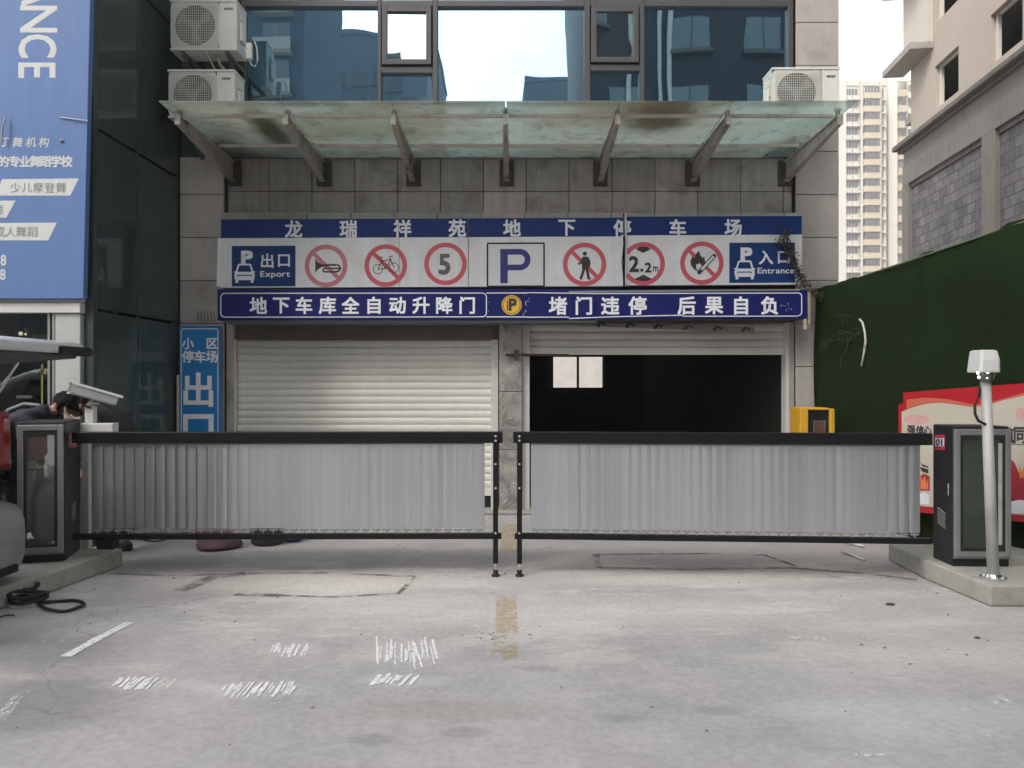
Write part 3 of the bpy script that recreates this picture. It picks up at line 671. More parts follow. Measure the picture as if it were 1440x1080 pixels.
for t in (.3, 2.0, 3.7, 5.4):
    m = MB(); p = HA + HU * t - HN * .11; m.cyl(p, p + Vector((0, 0, htop(t) - .05)), .03, n=10); m.build('post', GREY_TRIM, hd)
m = MB()
for t in range(14):
    p = HA + HU * (t * .5) + HN * .004; m.tube([p + Vector((0, 0, htop(t * .5) - .012)), p + HU * .5 + Vector((0, 0, htop(t * .5 + .5) - .010))], .009, 6)
m.build('top_cord', mat('pale_green_cord', (.11, .16, .08), .3, 9), hd)

# ------------------------------------------------------------------ half-built block building on the right
RD = Vector((.109, 1, 0)).normalized(); RN = Vector((-RD.y, RD.x, 0)); RO = Vector((11.2, 22, 0)); RL = RO - RN * .55   # upper wall set back
rb = thing('unfinished_building', 'beige rendered building with empty windows above a grey block wall', 'building', (11.5, 18, 0))
def rs(px, py, o=RO):
    p = hit(px, py, o, RN); return (p - o).dot(RD), p.z
def rp(s, z, d=0, o=RO): return o + RD * s + RN * d + Vector((0, 0, z))
def rbox(mb, s0, s1, z0, z1, d0, d1, o=RO):
    mb.obox(rp((s0 + s1) / 2, (z0 + z1) / 2, (d0 + d1) / 2, o), RD, RN, Vector((0, 0, 1)), abs(s1 - s0) / 2, abs(d1 - d0) / 2, abs(z1 - z0) / 2)
ZL = 8.27; S_END = -17
col_s = [(rs(1277, 300)[0], .35), (rs(1400, 190)[0], rs(1382, 190)[0])]
s_b, s_c = rs(1400, 190)[0], rs(1382, 195)[0]; s_a = rs(1278, 258)[0]; pitch = s_a - s_c + (s_c - s_b)
zp = rs(1278, 258)[1]; zb2 = rs(1275, 232)[1]
m = MB(); rbox(m, s_a, 0, 0, zp, -.25, .03)                                    # corner column
k_ = s_c
while k_ > S_END: rbox(m, k_ - (s_c - s_b), k_, 0, zp, -.25, .03); k_ -= pitch
rbox(m, S_END, 0, zp, zb2, -.25, .02); rbox(m, S_END, 0, zb2 + .004, ZL - .12, -.25, -.015)
m.build('concrete_frame', RCONC, rb, bevel=.01, seg=1)
m = MB(); rbox(m, S_END, .25, ZL - .12, ZL + .02, -.9, .22); rbox(m, S_END, .2, ZL - .2, ZL - .125, -.3, .08); m.build('ledge', mat('dark_weathered_ledge', (.13, .12, .105), .25, 3, .9, dirt=.6, bump=.4, bscale=20), rb, bevel=.02, seg=1)
BLOCKS = block_wall('grey_blocks', (.085, .085, .098), (.155, .145, .145), (.05, .047, .045), .42, .24, 1)
m = MB(); k_ = s_a - .0
while k_ > S_END: rbox(m, k_ - (s_a - s_c), k_, 0, zp - .12, -.25, -.10); k_ -= pitch
m.build('block_infill', BLOCKS, rb)
m = MB(); k_ = s_a
while k_ > S_END: rbox(m, k_ - (s_a - s_c) + .003, k_ - .003, zp - .118, zp - .002, -.25, -.055); k_ -= pitch
m.build('mortar_bed', mat('crumbling_mortar', (.14, .11, .10), .45, 12, .95, bump=1, bscale=16, dirt=.6), rb)
m = MB(); m.obox(rp(S_END / 2, 4, -6.3), RD, RN, Vector((0, 0, 1)), -S_END / 2 - .02, 6, 3.99); m.build('building_core', RCONC, rb)
# upper wall with real openings
def holed(mb, o, s0, s1, z0, z1, holes, d, e=.0):
    S = sorted({s0, s1, *[h[i] for h in holes for i in (0, 1)]}); Z = sorted({z0, z1, *[h[i] for h in holes for i in (2, 3)]})
    for a_, b_ in zip(S, S[1:]):
        for c_, f_ in zip(Z, Z[1:]):
            if not any(h[0] <= a_ and b_ <= h[1] and h[2] <= c_ and f_ <= h[3] for h in holes):
                mb.poly([rp(a_, c_, e, o), rp(b_, c_, e, o), rp(b_, f_, e, o), rp(a_, f_, e, o)])
    for a_, b_, c_, f_ in holes:
        for p, q in (((a_, c_), (a_, f_)), ((b_, c_), (b_, f_)), ((a_, c_), (b_, c_)), ((a_, f_), (b_, f_))):
            mb.poly([rp(*p, e, o), rp(*q, e, o), rp(*q, e - d, o), rp(*p, e - d, o)])
wA = (rs(1348, 68, RL)[0], rs(1315, 94, RL)[0], rs(1315, 154, RL)[1], rs(1315, 94, RL)[1])
wB = (rs(1426, 8, RL)[0], rs(1393, 34, RL)[0], rs(1393, 100, RL)[1], rs(1393, 34, RL)[1])
FH = rs(1315, 154, RL)[1] - rs(1313, 36, RL)[1]
FH = abs(FH); hw = wA[3] - wA[2]; wins = []
step = wB[1] - wA[1]
for i in range(4):
    for f_ in range(4):
        wins.append((wA[0] + step * i, wA[1] + step * i, wA[2] + FH * f_, wA[3] + FH * f_))
wins = [h for h in wins if h[0] > S_END + .5]
s_e = rs(1281, 150, RL)[0]
m = MB(); holed(m, RL, S_END, s_e, ZL + .02, wA[2] + FH * 4, wins, .22)
m.poly([rp(s_e, ZL, 0, RL), rp(s_e, 22, 0, RL), rp(s_e, 22, -9, RL), rp(s_e, ZL, -9, RL)]); m.build('upper_wall', BEIGE, rb)
m = MB(); m.obox(rp((S_END + s_e) / 2, 15, -5.8, RL), RD, RN, Vector((0, 0, 1)), (s_e - S_END) / 2 - .05, 5, 6.6); m.build('dark_rooms', DARKVOID, rb)
for h in wins:
    m = MB(); rbox(m, h[1] - .10, h[1] - .002, h[2] + .002, h[3] - .002, -.20, -.12, RL); rbox(m, h[0] + .002, h[1] - .1, h[3] - .05, h[3] - .002, -.20, -.14, RL)
    m.build('window_frame', mat('raw_white_frame', (.55, .52, .47), .05) if h is wins[0] else bpy.data.materials['raw_white_frame'], rb)
s_bay0, s_bay1 = rs(1312, 70, RL)[0], s_e + .3
zbay = rs(1290, 85, RL)[1]
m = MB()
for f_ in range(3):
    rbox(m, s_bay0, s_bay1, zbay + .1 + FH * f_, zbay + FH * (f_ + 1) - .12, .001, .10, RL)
m.build('bay_wall', BEIGE_SUNLIT, rb)
SLABM = mat('grey_slab', (.30, .28, .25), .12, 3, .9, dirt=.3)
for f_ in range(3): m = MB(); rbox(m, s_bay0 - .05, s_bay1 + .25, zbay + FH * f_ - .1, zbay + FH * f_ + .09, .002, .62, RL); m.build('balcony_slab', SLABM, rb, bevel=.01)
for py in (62, 165): m = MB(); zz = rs(1278, py, RL)[1]; rbox(m, s_e + .02, s_e + .7, zz - .1, zz + .12, -.6, -.1, RL); m.build('balcony_slab', SLABM, rb)

# ------------------------------------------------------------------ far towers
TY = 170; TP = TY / F
T_WALL = mat('pale_tower_wall', (.42, .395, .35), .05, .1, .8)
T_SUNLIT = mat('sunlit_tower_wall', (.52, .49, .41), .05, .1, .8)  # brighter, yellower wall colour carries the sunlight on the second tower
T_BALC = mat('ochre_balcony', (.37, .31, .23), .2, .35, .8)
T_WIN = mirror_glass('tower_window', (.5, .52, .52), (.07, .066, .06), .14)
def part_copy(src, parent, dz=0, dx=0, dy=0):
    o = src.copy(); COL.objects.link(o); o.parent = parent; o.location = src.location + Vector((dx, dy, dz)); return o
def far_tower(label, bays, x_l, x_r, y_top, fl_px, nfl, wall, dy, Y=TY):
    X0, X1 = P(x_l, 0, Y).x, P(x_r, 0, Y).x; zt = P(0, y_top, Y).z; fh = fl_px * Y / F
    t = thing('apartment_tower', label, 'tower', ((X0 + X1) / 2, Y + 8, 0), None)
    m = MB(); m.box(X0, X1, Y + 1.2, Y + 15, 0, zt); m.box(X0 + 1.5, X1 - 2, Y + 4, Y + 10, zt, zt + 2.4); m.box(X0, X1, Y + 1.0, Y + 1.3, zt, zt + 1)
    m.build('body', wall, t)
    for kind, a_, b_ in bays:
        A, B = P(a_, 0, Y).x, P(b_, 0, Y).x; top = zt - .4
        if kind == 'wall': m = MB(); m.box(A, B, Y, Y + 1.19, 0, zt + .6); m.build('pilaster', wall, t); continue
        m = MB(); z = top - fh
        if kind == 'balcony':
            m.box(A, B, Y - .6, Y - .42, z, z + fh * .42); m.box(A, B, Y - .42, Y + 1.19, z - .12, z + .1); m.box(A, A + .15, Y - .42, Y + 1.1, z + .1, z + fh * .42); m.box(B - .18, B, Y - .42, Y + 1.19, z + .1, z + fh - .12)
        elif kind == 'ledge':
            m.box(A, B, Y + .0, Y + 1.19, z - .12, z + .12); m.box(A + .3, A + 1.2, Y + .2, Y + .8, z + .12, z + .8); m.box(A + 1.6, A + 2.4, Y + .2, Y + .8, z + .12, z + .75); m.box(A, A + .1, Y, Y + .2, z + .1, z + .9)
        else: m.box(A, B, Y + .3, Y + 1.19, z - .12, z + .15)
        b = m.build('balcony', T_BALC if kind == 'balcony' else wall, t)
        m = MB(); wz0, wz1 = (z + fh * .45, z + fh * .92) if kind != 'narrow' else (z + fh * .2, z + fh * .9)
        n = {'balcony': 5, 'ledge': 4, 'narrow': 1}[kind]; yy = Y - .35 if kind == 'balcony' else Y + 1.15; wd = (B - A - .5) / n
        for i in range(n): m.box(A + .25 + wd * i + .07, A + .25 + wd * (i + 1) - .07, yy, yy + .04, wz0, wz1)
        wn_ = m.build('window', T_WIN, t)
        for f_ in range(1, nfl): part_copy(b, t, -fh * f_); part_copy(wn_, t, -fh * f_)
    return t
far_tower('far pale apartment tower with ochre enclosed balconies, nearest the stone pier', [('wall', 1180, 1190), ('ledge', 1190, 1211), ('wall', 1211, 1213.5), ('balcony', 1213.5, 1237.5), ('wall', 1237.5, 1240), ('narrow', 1240, 1248)], 1176, 1250, 118, 18.7, 21, T_WALL, 0)
far_tower('second far tower with a bright blank gable, beside the beige building', [('wall', 1249.5, 1262), ('balcony', 1262, 1275), ('ledge', 1276, 1296), ('wall', 1296, 1310)], 1250, 1312, 112, 22, 18, T_SUNLIT, 0, 176)

# ------------------------------------------------------------------ buildings across the street, seen in the mirror glass
def opposite(label, x0, x1, y, h, wall, depth=14, nx=4, fl=3.0, ww=1.7, wh=1.5, balc=False, pipes=()):
    t = thing('apartment_block', label, 'building', ((x0 + x1) / 2, y - depth / 2, 0))
    m = MB(); m.box(x0, x1, y - depth, y, 0, h); m.box(x0 - .15, x1 + .15, y - depth - .1, y + .2, h, h + .5); m.build('body', wall, t)
    src = None; bs = None; step = (x1 - x0) / nx; nf = int((h - 2) / fl)
    if nx * nf > 95: nf = 95 // nx
    f0 = max(0, int((h - 2) / fl) - nf)
    for f_ in range(f0, f0 + nf):
        for i in range(nx):
            cx = x0 + step * (i + .5); z = 1.4 + f_ * fl
            if src is None:
                m = MB(); m.box(cx - ww / 2, cx + ww / 2, y, y + .03, z, z + wh); src = m.build('window', OPPWIN, t); o0 = (cx, z)
                m = MB(); m.box(cx - ww / 2 - .08, cx + ww / 2 + .08, y + .031, y + .35, z - .25, z - .05); m.box(cx - .03, cx + .03, y + .031, y + .07, z, z + wh)
                if balc: m.box(cx - ww / 2 - .3, cx + ww / 2 + .3, y + .8, y + .9, z - .8, z + .1); m.box(cx - ww / 2 - .3, cx + ww / 2 + .3, y + .031, y + .8, z - .95, z - .81)
                bs = m.build('sill', T_WALL if balc else FRAME, src)
            else:
                o = part_copy(src, t, z - o0[1], cx - o0[0]); s_ = bs.copy(); COL.objects.link(s_); s_.parent = o
    for px in pipes:
        m = MB(); m.cyl((px, y + .12, 0), (px, y + .12, h), .11, n=8); m.build('drainpipe', WHITE_METAL, t)
    return t
OPPWIN = mirror_glass('opposite_window', (.45, .5, .52), (.05, .06, .065), .18)
DKWALL = mat('dark_grey_wall', (.020, .029, .042), .1, .4, .8); MIDWALL = mat('grey_blue_wall', (.055, .10, .145), .1, .3, .8); TANWALL = mat('tan_wall', (.34, .31, .26), .1, .3, .8)
opposite('tall apartment block across the street mirrored in the left glass', -36, -14.2, -36, 54, MIDWALL, depth=11, nx=5, ww=2.2, wh=1.7, balc=True)
opposite('dark tall block across the street mirrored in the right glass', 3.3, 24, -18, 40, DKWALL, nx=6, fl=3.1, pipes=(5.2, 7.0, 7.5))
opposite('lower distant block across the street with a stepped roof', -24, -12, -74, 43, MIDWALL, nx=5)
opposite('lower distant block across the street right of the stepped one', -12, -9.2, -72, 40, MIDWALL, nx=2)
opposite('distant blue-grey block across the street before the dark one', 1.4, 9, -72, 36.5, MIDWALL, nx=5)

# ------------------------------------------------------------------ parking signs over the openings
def skew1(px, py): return py - 3.6 * (px - 310) / 818
US = 8.74
us = thing('parking_sign', 'long blue and white parking sign board with round traffic symbols', 'sign', (0, 8.8, 2.7))
sp1 = Plane2((0, US, 0), skew=skew1)
def sboard(mb, pl, x0, y0, x1, y1, depth):
    q = [pl.pt(x, y, 0) for x, y in ((x0, y0), (x1, y0), (x1, y1), (x0, y1))]; mb.prism(q, (0, depth, 0))
m = MB(); sboard(m, sp1, 311, 308, 876.5, 405, .1); m.build('board', SIGN_WHITE, us, bevel=.004)
m = MB(); sboard(m, sp1, 880, 306.5, 1128, 404, .1); m.build('board', SIGN_WHITE, us, bevel=.004)
m = MB(); sp1.rect(m, 311, 308.4, 876, 335, 1); m.build('header_band', SIGN_BLUE, us)
m = MB(); sp1.rect(m, 880.5, 307, 1127.6, 333.5, 1); m.build('header_band', SIGN_BLUE, us)
for ch, x in zip('龙瑞祥苑地下停车场', (413, 490, 566, 643, 720, 797, 875, 953, 1031)):
    m = MB(); sp1.char(m, ch, x, 322.5 if x < 870 else 323.5, 25.5, 2, .026); m.build('character', LETTER, us)
m = MB(); sp1.bar(m, 560.5, 308, 562, 404, .8, 5); m.build('seam', GREY_TRIM, us)
m = MB(); sp1.bar(m, 658.5, 308, 658.5, 405, 1, 5); m.build('seam', RCONC, us)
m = MB(); m.tube([sp1.pt(876.8, 303, 6), sp1.pt(877.5, 340, 8), sp1.pt(875, 370, 5), sp1.pt(877.5, 405, 8)], .007, 6); m.build('edge_strip', BLACK, us)
m = MB(); m.tube([sp1.pt(880, 303, 6), sp1.pt(880.5, 345, 9), sp1.pt(880, 405, 6)], .010, 6); m.build('edge_strip', WHITE_METAL, us)
m = MB(); q = [sp1.pt(x, y, 0) for x, y in ((306.5, 334), (311, 335), (311, 404), (304.5, 402))]; m.prism(q, (0, .06, 0)); m.build('edge_strip', SIGN_WHITE, us)
def car_icon(mb, pl, cx, cy, s, L=3):
    pl.line(mb, [(cx - 11 * s, cy - 2 * s), (cx - 8 * s, cy - 12 * s), (cx + 8 * s, cy - 12 * s), (cx + 11 * s, cy - 2 * s)], 2.4 * s, L)
    pl.poly(mb, [(cx - 11 * s, cy - 2 * s), (cx + 11 * s, cy - 2 * s), (cx + 14 * s, cy + 1 * s), (cx + 14 * s, cy + 2.2 * s), (cx - 14 * s, cy + 2.2 * s), (cx - 14 * s, cy + 1 * s)], L)
    pl.rect(mb, cx - 14 * s, cy + 2.2 * s, cx - 10 * s, cy + 5 * s, L + .3); pl.rect(mb, cx + 10 * s, cy + 2.2 * s, cx + 14 * s, cy + 5 * s, L + .3)
    pl.rect(mb, cx - 9 * s, cy + 3.6 * s, cx + 9 * s, cy + 5 * s, L); pl.poly(mb, [(cx - 14 * s, cy + 5 * s), (cx + 14 * s, cy + 5 * s), (cx + 13 * s, cy + 9.5 * s), (cx - 13 * s, cy + 9.5 * s)], L)
    pl.rect(mb, cx - 12.5 * s, cy + 9.5 * s, cx - 8.5 * s, cy + 13 * s, L + .3); pl.rect(mb, cx + 8.5 * s, cy + 9.5 * s, cx + 12.5 * s, cy + 13 * s, L + .3)
    pl.bar(mb, cx - 14.5 * s, cy - 2 * s, cx - 11 * s, cy - 1 * s, 2 * s, L + .6); pl.bar(mb, cx + 14.5 * s, cy - 2 * s, cx + 11 * s, cy - 1 * s, 2 * s, L + .6)
def parking_panel(x0, y0, x1, y1, px_, cx_, txt, eng, tx, ex_, ey):
    m = MB(); sp1.rect(m, x0, y0, x1, y1, 1); p = m.build('parking_panel', PANEL_BLUE, us)
    m = MB(); sp1.char(m, 'P', px_, y0 + 16.5, 25, 3, .05, 1.25); car_icon(m, sp1, cx_, y0 + 38.5, 1.02)
    for ch, x in zip(txt, tx): sp1.char(m, ch, x, y0 + 21, 21, 3, .022)
    sp1.word(m, eng, ex_, ey, 11.5, 0, 3, .018, 1.22); m.build('lettering', LETTER, p)
parking_panel(326, 346, 415.5, 403, 347.5, 344, '出口', 'Export', (376, 399.5), 387, 385.5)
parking_panel(1025.5, 344.5, 1118, 401, 1049.5, 1047, '入口', 'Entrance', (1077, 1102), 1091, 384)
def ring_sign(name, cx, cy, r, red, slash=True, wid=6.5):
    m = MB(); sp1.ring(m, cx, cy, r - wid, r, 1)
    rg = m.build('sign_ring', red, us)
    if slash:
        m = MB(); k_ = (r - wid / 2) * .7071; sp1.bar(m, cx - k_, cy - k_, cx + k_, cy + k_, 5.6, 1.6); m.build('slash', red, rg)
    return rg
def picto(mb, mt, par, name='pictogram'): return mb.build(name, mt, par)
rg = ring_sign('horn', 458.5, 374.5, 30, RED_FADED)
m = MB(); bell = [(443.5, 364), (447, 369), (453, 372.2), (460, 373), (460, 375.6), (453, 376), (447, 379.5), (443.5, 384.5)]; sp1.poly(m, bell, 3)
sp1.bar(m, 458, 373.3, 473, 373.3, 2.6, 3.3); sp1.ring(m, 473.5, 378, 3.6, 6.0, 3, 12, -pi / 2, pi / 2); sp1.bar(m, 457, 383, 474, 383, 2.4, 3.3); sp1.ring(m, 457, 380.6, 1.4, 3.6, 3, 12, pi / 2, 1.5 * pi); sp1.bar(m, 457, 378, 480, 378.4, 2, 3.6)
picto(m, PICTO, rg)
rg = ring_sign('bicycle', 542.5, 374.5, 30, RED_PRINT)
m = MB(); sp1.ring(m, 531.5, 379.5, 6.2, 7.2, 3, 24); sp1.ring(m, 554, 377.5, 6.2, 7.2, 3, 24)
for k_, (a_, b_) in enumerate((((531.5, 379.5), (537, 368)), ((537, 368), (542, 379)), ((542, 379), (531.5, 379.5)), ((537, 368), (550, 366)), ((550, 366), (542, 379)), ((554, 377.5), (548, 362)), ((548, 362), (552.5, 361)), ((537.5, 370), (535.5, 363)), ((532.5, 363), (539, 362.6)))): sp1.bar(m, *a_, *b_, 1.2, 3 + .1 * (k_ % 4))
picto(m, PICTO, rg)
rg = ring_sign('five', 626.5, 372.5, 30, RED_PRINT, False)
m = MB(); sp1.char(m, '5', 625, 373, 39, 3, .03, .95); picto(m, PICTO_GREY, rg, 'numeral')
m = MB(); z_ = ((685.5, 344), (765, 344), (765, 404.5), (685.5, 404.5)); sp1.rect(m, 687, 345, 764, 403, 1.5); pb = m.build('parking_panel', mat('panel_white', (.70, .70, .71), .04, 2, .35), us)
m = MB()
for (a_, b_), (c_, d_) in zip(z_, z_[1:] + z_[:1]): sp1.bar(m, a_, b_, c_, d_, 2.2, 3 + .2 * (a_ == c_))
m.build('panel_frame', BLACK, pb)
m = MB(); sp1.rect(m, 703.5, 352, 714, 400, 4); sp1.rect(m, 714, 352, 731, 360, 4.2); sp1.rect(m, 714, 374, 731, 382, 4.2); sp1.ring(m, 731, 367, 7.0, 15, 4, 20, -pi / 2, pi / 2); m.build('lettering', PBLUE, pb)
rg = ring_sign('walker', 822, 374, 30.5, RED_PRINT)
m = MB(); sp1.disc(m, 822.3, 359, 3, 3, 14); sp1.poly(m, [(819.5, 363), (825.5, 363), (829, 369), (827, 381), (818.5, 381), (818, 370)], 3)
sp1.line(m, [(820, 364.5), (817, 371.5), (812.8, 374)], 2.6, 3.3); sp1.line(m, [(826, 364), (829.3, 371), (828.2, 377.5)], 2.6, 3.3); sp1.line(m, [(821.5, 379), (819, 388), (816.3, 394)], 3.8, 3.3); sp1.line(m, [(824.8, 379), (826.5, 387), (828, 394.5)], 3.8, 3.6)
sp1.bar(m, 815.5, 394, 819, 394.3, 1.8, 3.9); sp1.bar(m, 826.8, 394.6, 831, 394.4, 1.8, 3.9); picto(m, PICTO, rg)
cx, cy, r_ = 904.5, 373.5, 30.5                     # the height sign is cut off by the board's joint
m = MB()
a0 = math.acos(-24 / 27.2)
sp1.ring(m, cx, cy, r_ - 6.5, r_, 1, 60, -a0 + .08, a0 - .08); rg = m.build('sign_ring', RED_PRINT, us)
m = MB(); sp1.char(m, '2', 891.5, 374, 30, 3, .03, .95); sp1.disc(m, 902.6, 382.5, 2.3, 3, 12); sp1.char(m, '2', 911.5, 379, 18.5, 3, .03, 1); sp1.char(m, 'm', 922, 381, 15, 3, .012, .72)
sp1.poly(m, [(894, 353), (898, 350.3), (904.5, 349.4), (911, 350.3), (915, 353), (904.5, 358.5)], 3); sp1.poly(m, [(892, 395), (904.5, 389), (917, 395), (911, 397.3), (904.5, 398), (898, 397.3)], 3); picto(m, PICTO, rg, 'numeral')
rg = ring_sign('fire', 987, 373, 30.5, RED_PRINT)
m = MB(); sp1.poly(m, [(983, 355.5), (984.5, 361), (988, 366), (990.3, 363.5), (991, 369), (992.5, 373), (991, 379), (987, 384), (988, 378), (984, 371.5), (981.5, 375), (978.6, 373.8), (979, 380), (982.5, 386), (976, 381.5), (971.6, 376), (971, 369.5), (973.5, 363), (976.5, 366.5), (978.5, 360)], 3)
picto(m, PICTO, rg)
m = MB(); sp1.bar(m, 982.5, 386.5, 1004, 363, 6, 4); sp1.disc(m, 1004, 363, 3, 4.1, 12); sp1.disc(m, 983, 386.3, 2.8, 4.2, 12); mt_ = m.build('match_stick', PICTO, rg)
m = MB(); sp1.bar(m, 986, 382.6, 1003.5, 363.5, 3.2, 5); sp1.bar(m, 987, 381.5, 1002, 365.2, .9, 6); m.build('match_core', SIGN_WHITE, mt_)

LS = 8.62
ls = thing('warning_sign', 'narrow navy sign with white border hung below the traffic symbols', 'sign', (0, 8.7, 2.25))
def skew2(px, py): return py - 1.0 * (px - 310) / 818
sp2 = Plane2((0, LS, 0), skew=skew2)
m = MB(); sboard(m, sp2, 305.5, 407, 838, 450.5, .28); m.build('board', SIGN_NAVY, ls, bevel=.006)
m = MB(); sboard(m, sp2, 838.4, 408, 1135, 449, .28); m.build('board', SIGN_NAVY, ls, bevel=.006)
m = MB(); sp2.rrect_line(m, 310.5, 412.5, 684, 446, 6, 1.3, 1.5); m.build('border_line', LETTER, ls)
m = MB()
for a_, b_, c_, d_ in ((742, 412, 838, 413.5), (838, 413.5, 1122, 413), (742, 446.5, 800, 446.5), (800, 448.5, 865, 446), (865, 446, 960, 444), (960, 445.5, 1122, 445.5), (684, 412.5, 742, 412.5), (684, 446, 742, 446.3)): sp2.bar(m, a_, b_, c_, d_, 1.3, 1.5)
sp2.ring(m, 1122, 418.3, 4.7, 6, 1.5, 6, -pi / 2, 0); sp2.ring(m, 1122, 439.5, 4.7, 6, 1.5, 6, 0, pi / 2); sp2.bar(m, 1127.3, 418, 1127.3, 440, 1.3, 1.5); m.build('border_line', LETTER, ls)
for ch, x in zip('地下车库全自动升降门', (363.5, 395.5, 427.5, 460.5, 493, 526, 559, 592, 625, 657)):
    m = MB(); sp2.char(m, ch, x, 429.7, 25, 2, .026); m.build('character', LETTER, ls)
for ch, x in zip('堵门违停后果自负', (784.5, 821, 858, 896.5, 965.5, 1004, 1042, 1082)):
    m = MB(); sp2.char(m, ch, x, 430.5, 26.5, 2, .026); m.build('character', LETTER, ls)
m = MB(); sp2.disc(m, 719.5, 429.5, 14, 2, 36); em_ = m.build('emblem', YELLOW, ls)
m = MB(); sp2.ring(m, 719.5, 429.5, 11.6, 12.5, 3, 36); sp2.char(m, 'P', 721, 429, 23, 3, .045, .95); sp2.bar(m, 713.5, 423, 713.5, 437, 1.6, 4); m.build('lettering', PICTO, em_)
m = MB(); rr = random.Random(5)
for k_ in range(26):                               # torn vinyl showing white
    cx, y0, y1, s_ = rr.choice([(686, 408, 450, 2.4), (741, 408, 425, 4), (737, 425, 449, 3), (555, 405, 452, 3), (1105, 426, 436, 14)])
    x = cx + rr.uniform(-s_, s_); y = rr.uniform(y0, y1); sp2.poly(m, [(x - rr.uniform(.2, .6), y), (x + rr.uniform(.2, .6), y + rr.uniform(-1, 1)), (x + rr.uniform(0, .5), y + rr.uniform(1, 4.5))], 1.4 + .02 * k_)
m.build('torn_vinyl', SIGN_WHITE, ls)
m = MB(); sp2.bar(m, 800, 411, 1125, 408.5, 2.2, 4); m.build('bent_edge', mat('dull_tin', (.35, .34, .33), .1, 4, .4, metal=.5), ls)
for k_, x in enumerate((1132.5, 1138.5)):
    m = MB(); q = [sp2.pt(x + d, y, -6 - 14 * k_) for d, y in ((-2.2, 404), (2.4, 404), (2.2, 464 - 8 * k_), (-1.2, 464 - 8 * k_))]; m.prism(q, (0, .03, 0)); m.build('timber_batten', mat('old_timber_batten', (.42, .36, .26), .2, 5, .8, streak=.2) if not k_ else bpy.data.materials['old_timber_batten'], ls)
m = MB(); q = [P(305, 451, LS + .02), P(838, 451, LS + .02), P(838, 456, 8.8), P(305, 456, 8.8)]; m.prism([(-3.25, LS + .02, 2.235), (.95, LS + .02, 2.235), (.95, 8.95, 2.225), (-3.25, 8.95, 2.225)], (0, 0, -.03)); m.build('under_tray', mat('dull_under_tray', (.12, .12, .12), .3, 2, .6, dirt=.5), ls)
# sagging strip of brackets left hanging under the right half
st_o = P(950, 462, 8.82)
m = MB(); m.prism([P(800, 453, 8.8), P(1060, 460, 8.8), P(1062, 469, 8.8), P(800, 457, 8.8)], (0, .02, 0)); m.build('sagging_strip', mat('grubby_strip', (.20, .19, .18), .25, 6, .6, dirt=.5), ls)
for x in (845, 885, 925, 967, 1008, 1048):
    m = MB(); yb = 454 + (x - 800) * .034; m.tube([P(x - 6, yb + 3, 8.77), P(x, yb - 2, 8.76), P(x + 7, yb + 1, 8.77)], .010, 6); m.tube([P(x, yb - 3, 8.765), P(x - 3, yb + 5, 8.765)], .008, 6); m.build('hook', BLACK, ls)

vs_ = thing('exit_sign', 'azure vertical sign with large white characters on the stone pier', 'sign', (-3.6, 8.9, .9))
sp3 = Plane2((0, 8.86, 0))
m = MB(); sboard(m, sp3, 252, 458, 309, 700, .08); m.build('board', SIGN_CYAN, vs_, bevel=.005)
m = MB(); sp3.rrect_line(m, 255, 462.5, 306.5, 696, 3, 1.1, 1.5); m.build('border_line', LETTER, vs_)
for ch, x, y, e in (('小', 264.5, 483, 17), ('区', 298.5, 483, 17), ('停', 264.5, 501.5, 17.5), ('车', 281.5, 501.5, 17.5), ('场', 298, 501.5, 17.5), ('出', 279, 548, 50), ('口', 279, 605, 54)):
    m = MB(); sp3.char(m, ch, x, y, e, 2, .024); m.build('character', LETTER, vs_)
m = MB(); q = [sp3.pt(x, y, 0) for x, y in ((248.5, 527), (252, 527), (252, 612), (248.5, 612))]; m.prism(q, (0, .06, 0)); m.build('edge_strip', mat('cream_edge', (.50, .47, .36), .1, 4), vs_)
m = MB()
for k_ in range(6):
    x = 277 + k_ * 4.6; m.tube([P(x, 437 + (k_ % 2), 8.99), P(x + 2, 446, 8.985), P(x + 1, 453, 8.99)], .004, 5)
tag(m.build('wire_stubs', mat('rusted_wire', (.10, .085, .07), .3, 9)), 'rusty wire stubs sticking from the pier above the azure exit sign', 'wire')

# dried vine at the right end of the sign
vn = thing('dried_vine', 'withered dark vine hanging over the end of the sign boards', 'vine', (3.2, 8.7, 3.2))
path = [(1104, 322), (1102, 340), (1108, 352), (1118, 372), (1126, 392), (1133, 404), (1144, 412), (1152, 417)]
m = MB(); m.tube([P(x, y, 8.69) for x, y in path], .010, 6); m.tube([P(x + 5 * sin(i * 2), y, 8.67) for i, (x, y) in enumerate(path)], .006, 5); m.tube([P(1106, 330, 8.7), P(1114, 345, 8.68), P(1117, 362, 8.69), P(1128, 398, 8.68)], .006, 5)
m.build('stem', mat('vine_stem', (.06, .045, .03), .3, 9), vn)
m = MB(); rr = random.Random(11)
for k_ in range(760):
    t = rr.random() * (len(path) - 1.01); i = int(t); x = path[i][0] + (path[i + 1][0] - path[i][0]) * (t - i) + rr.gauss(0, 4.2); y = path[i][1] + (path[i + 1][1] - path[i][1]) * (t - i) + rr.gauss(0, 3)
    p = P(x, y, 8.66 + rr.uniform(-.05, .06)); u = Vector((rr.gauss(0, 1), rr.gauss(0, 1), rr.gauss(0, 1))).normalized(); v = u.orthogonal().normalized(); s_ = rr.uniform(.010, .026)
    m.poly([p - u * s_, p + v * s_ * .5, p + u * s_, p - v * s_ * .5])
m.build('leaves', mat('withered_leaves', (.055, .048, .028), .5, 6, .9, island=.5), vn, norm=False)

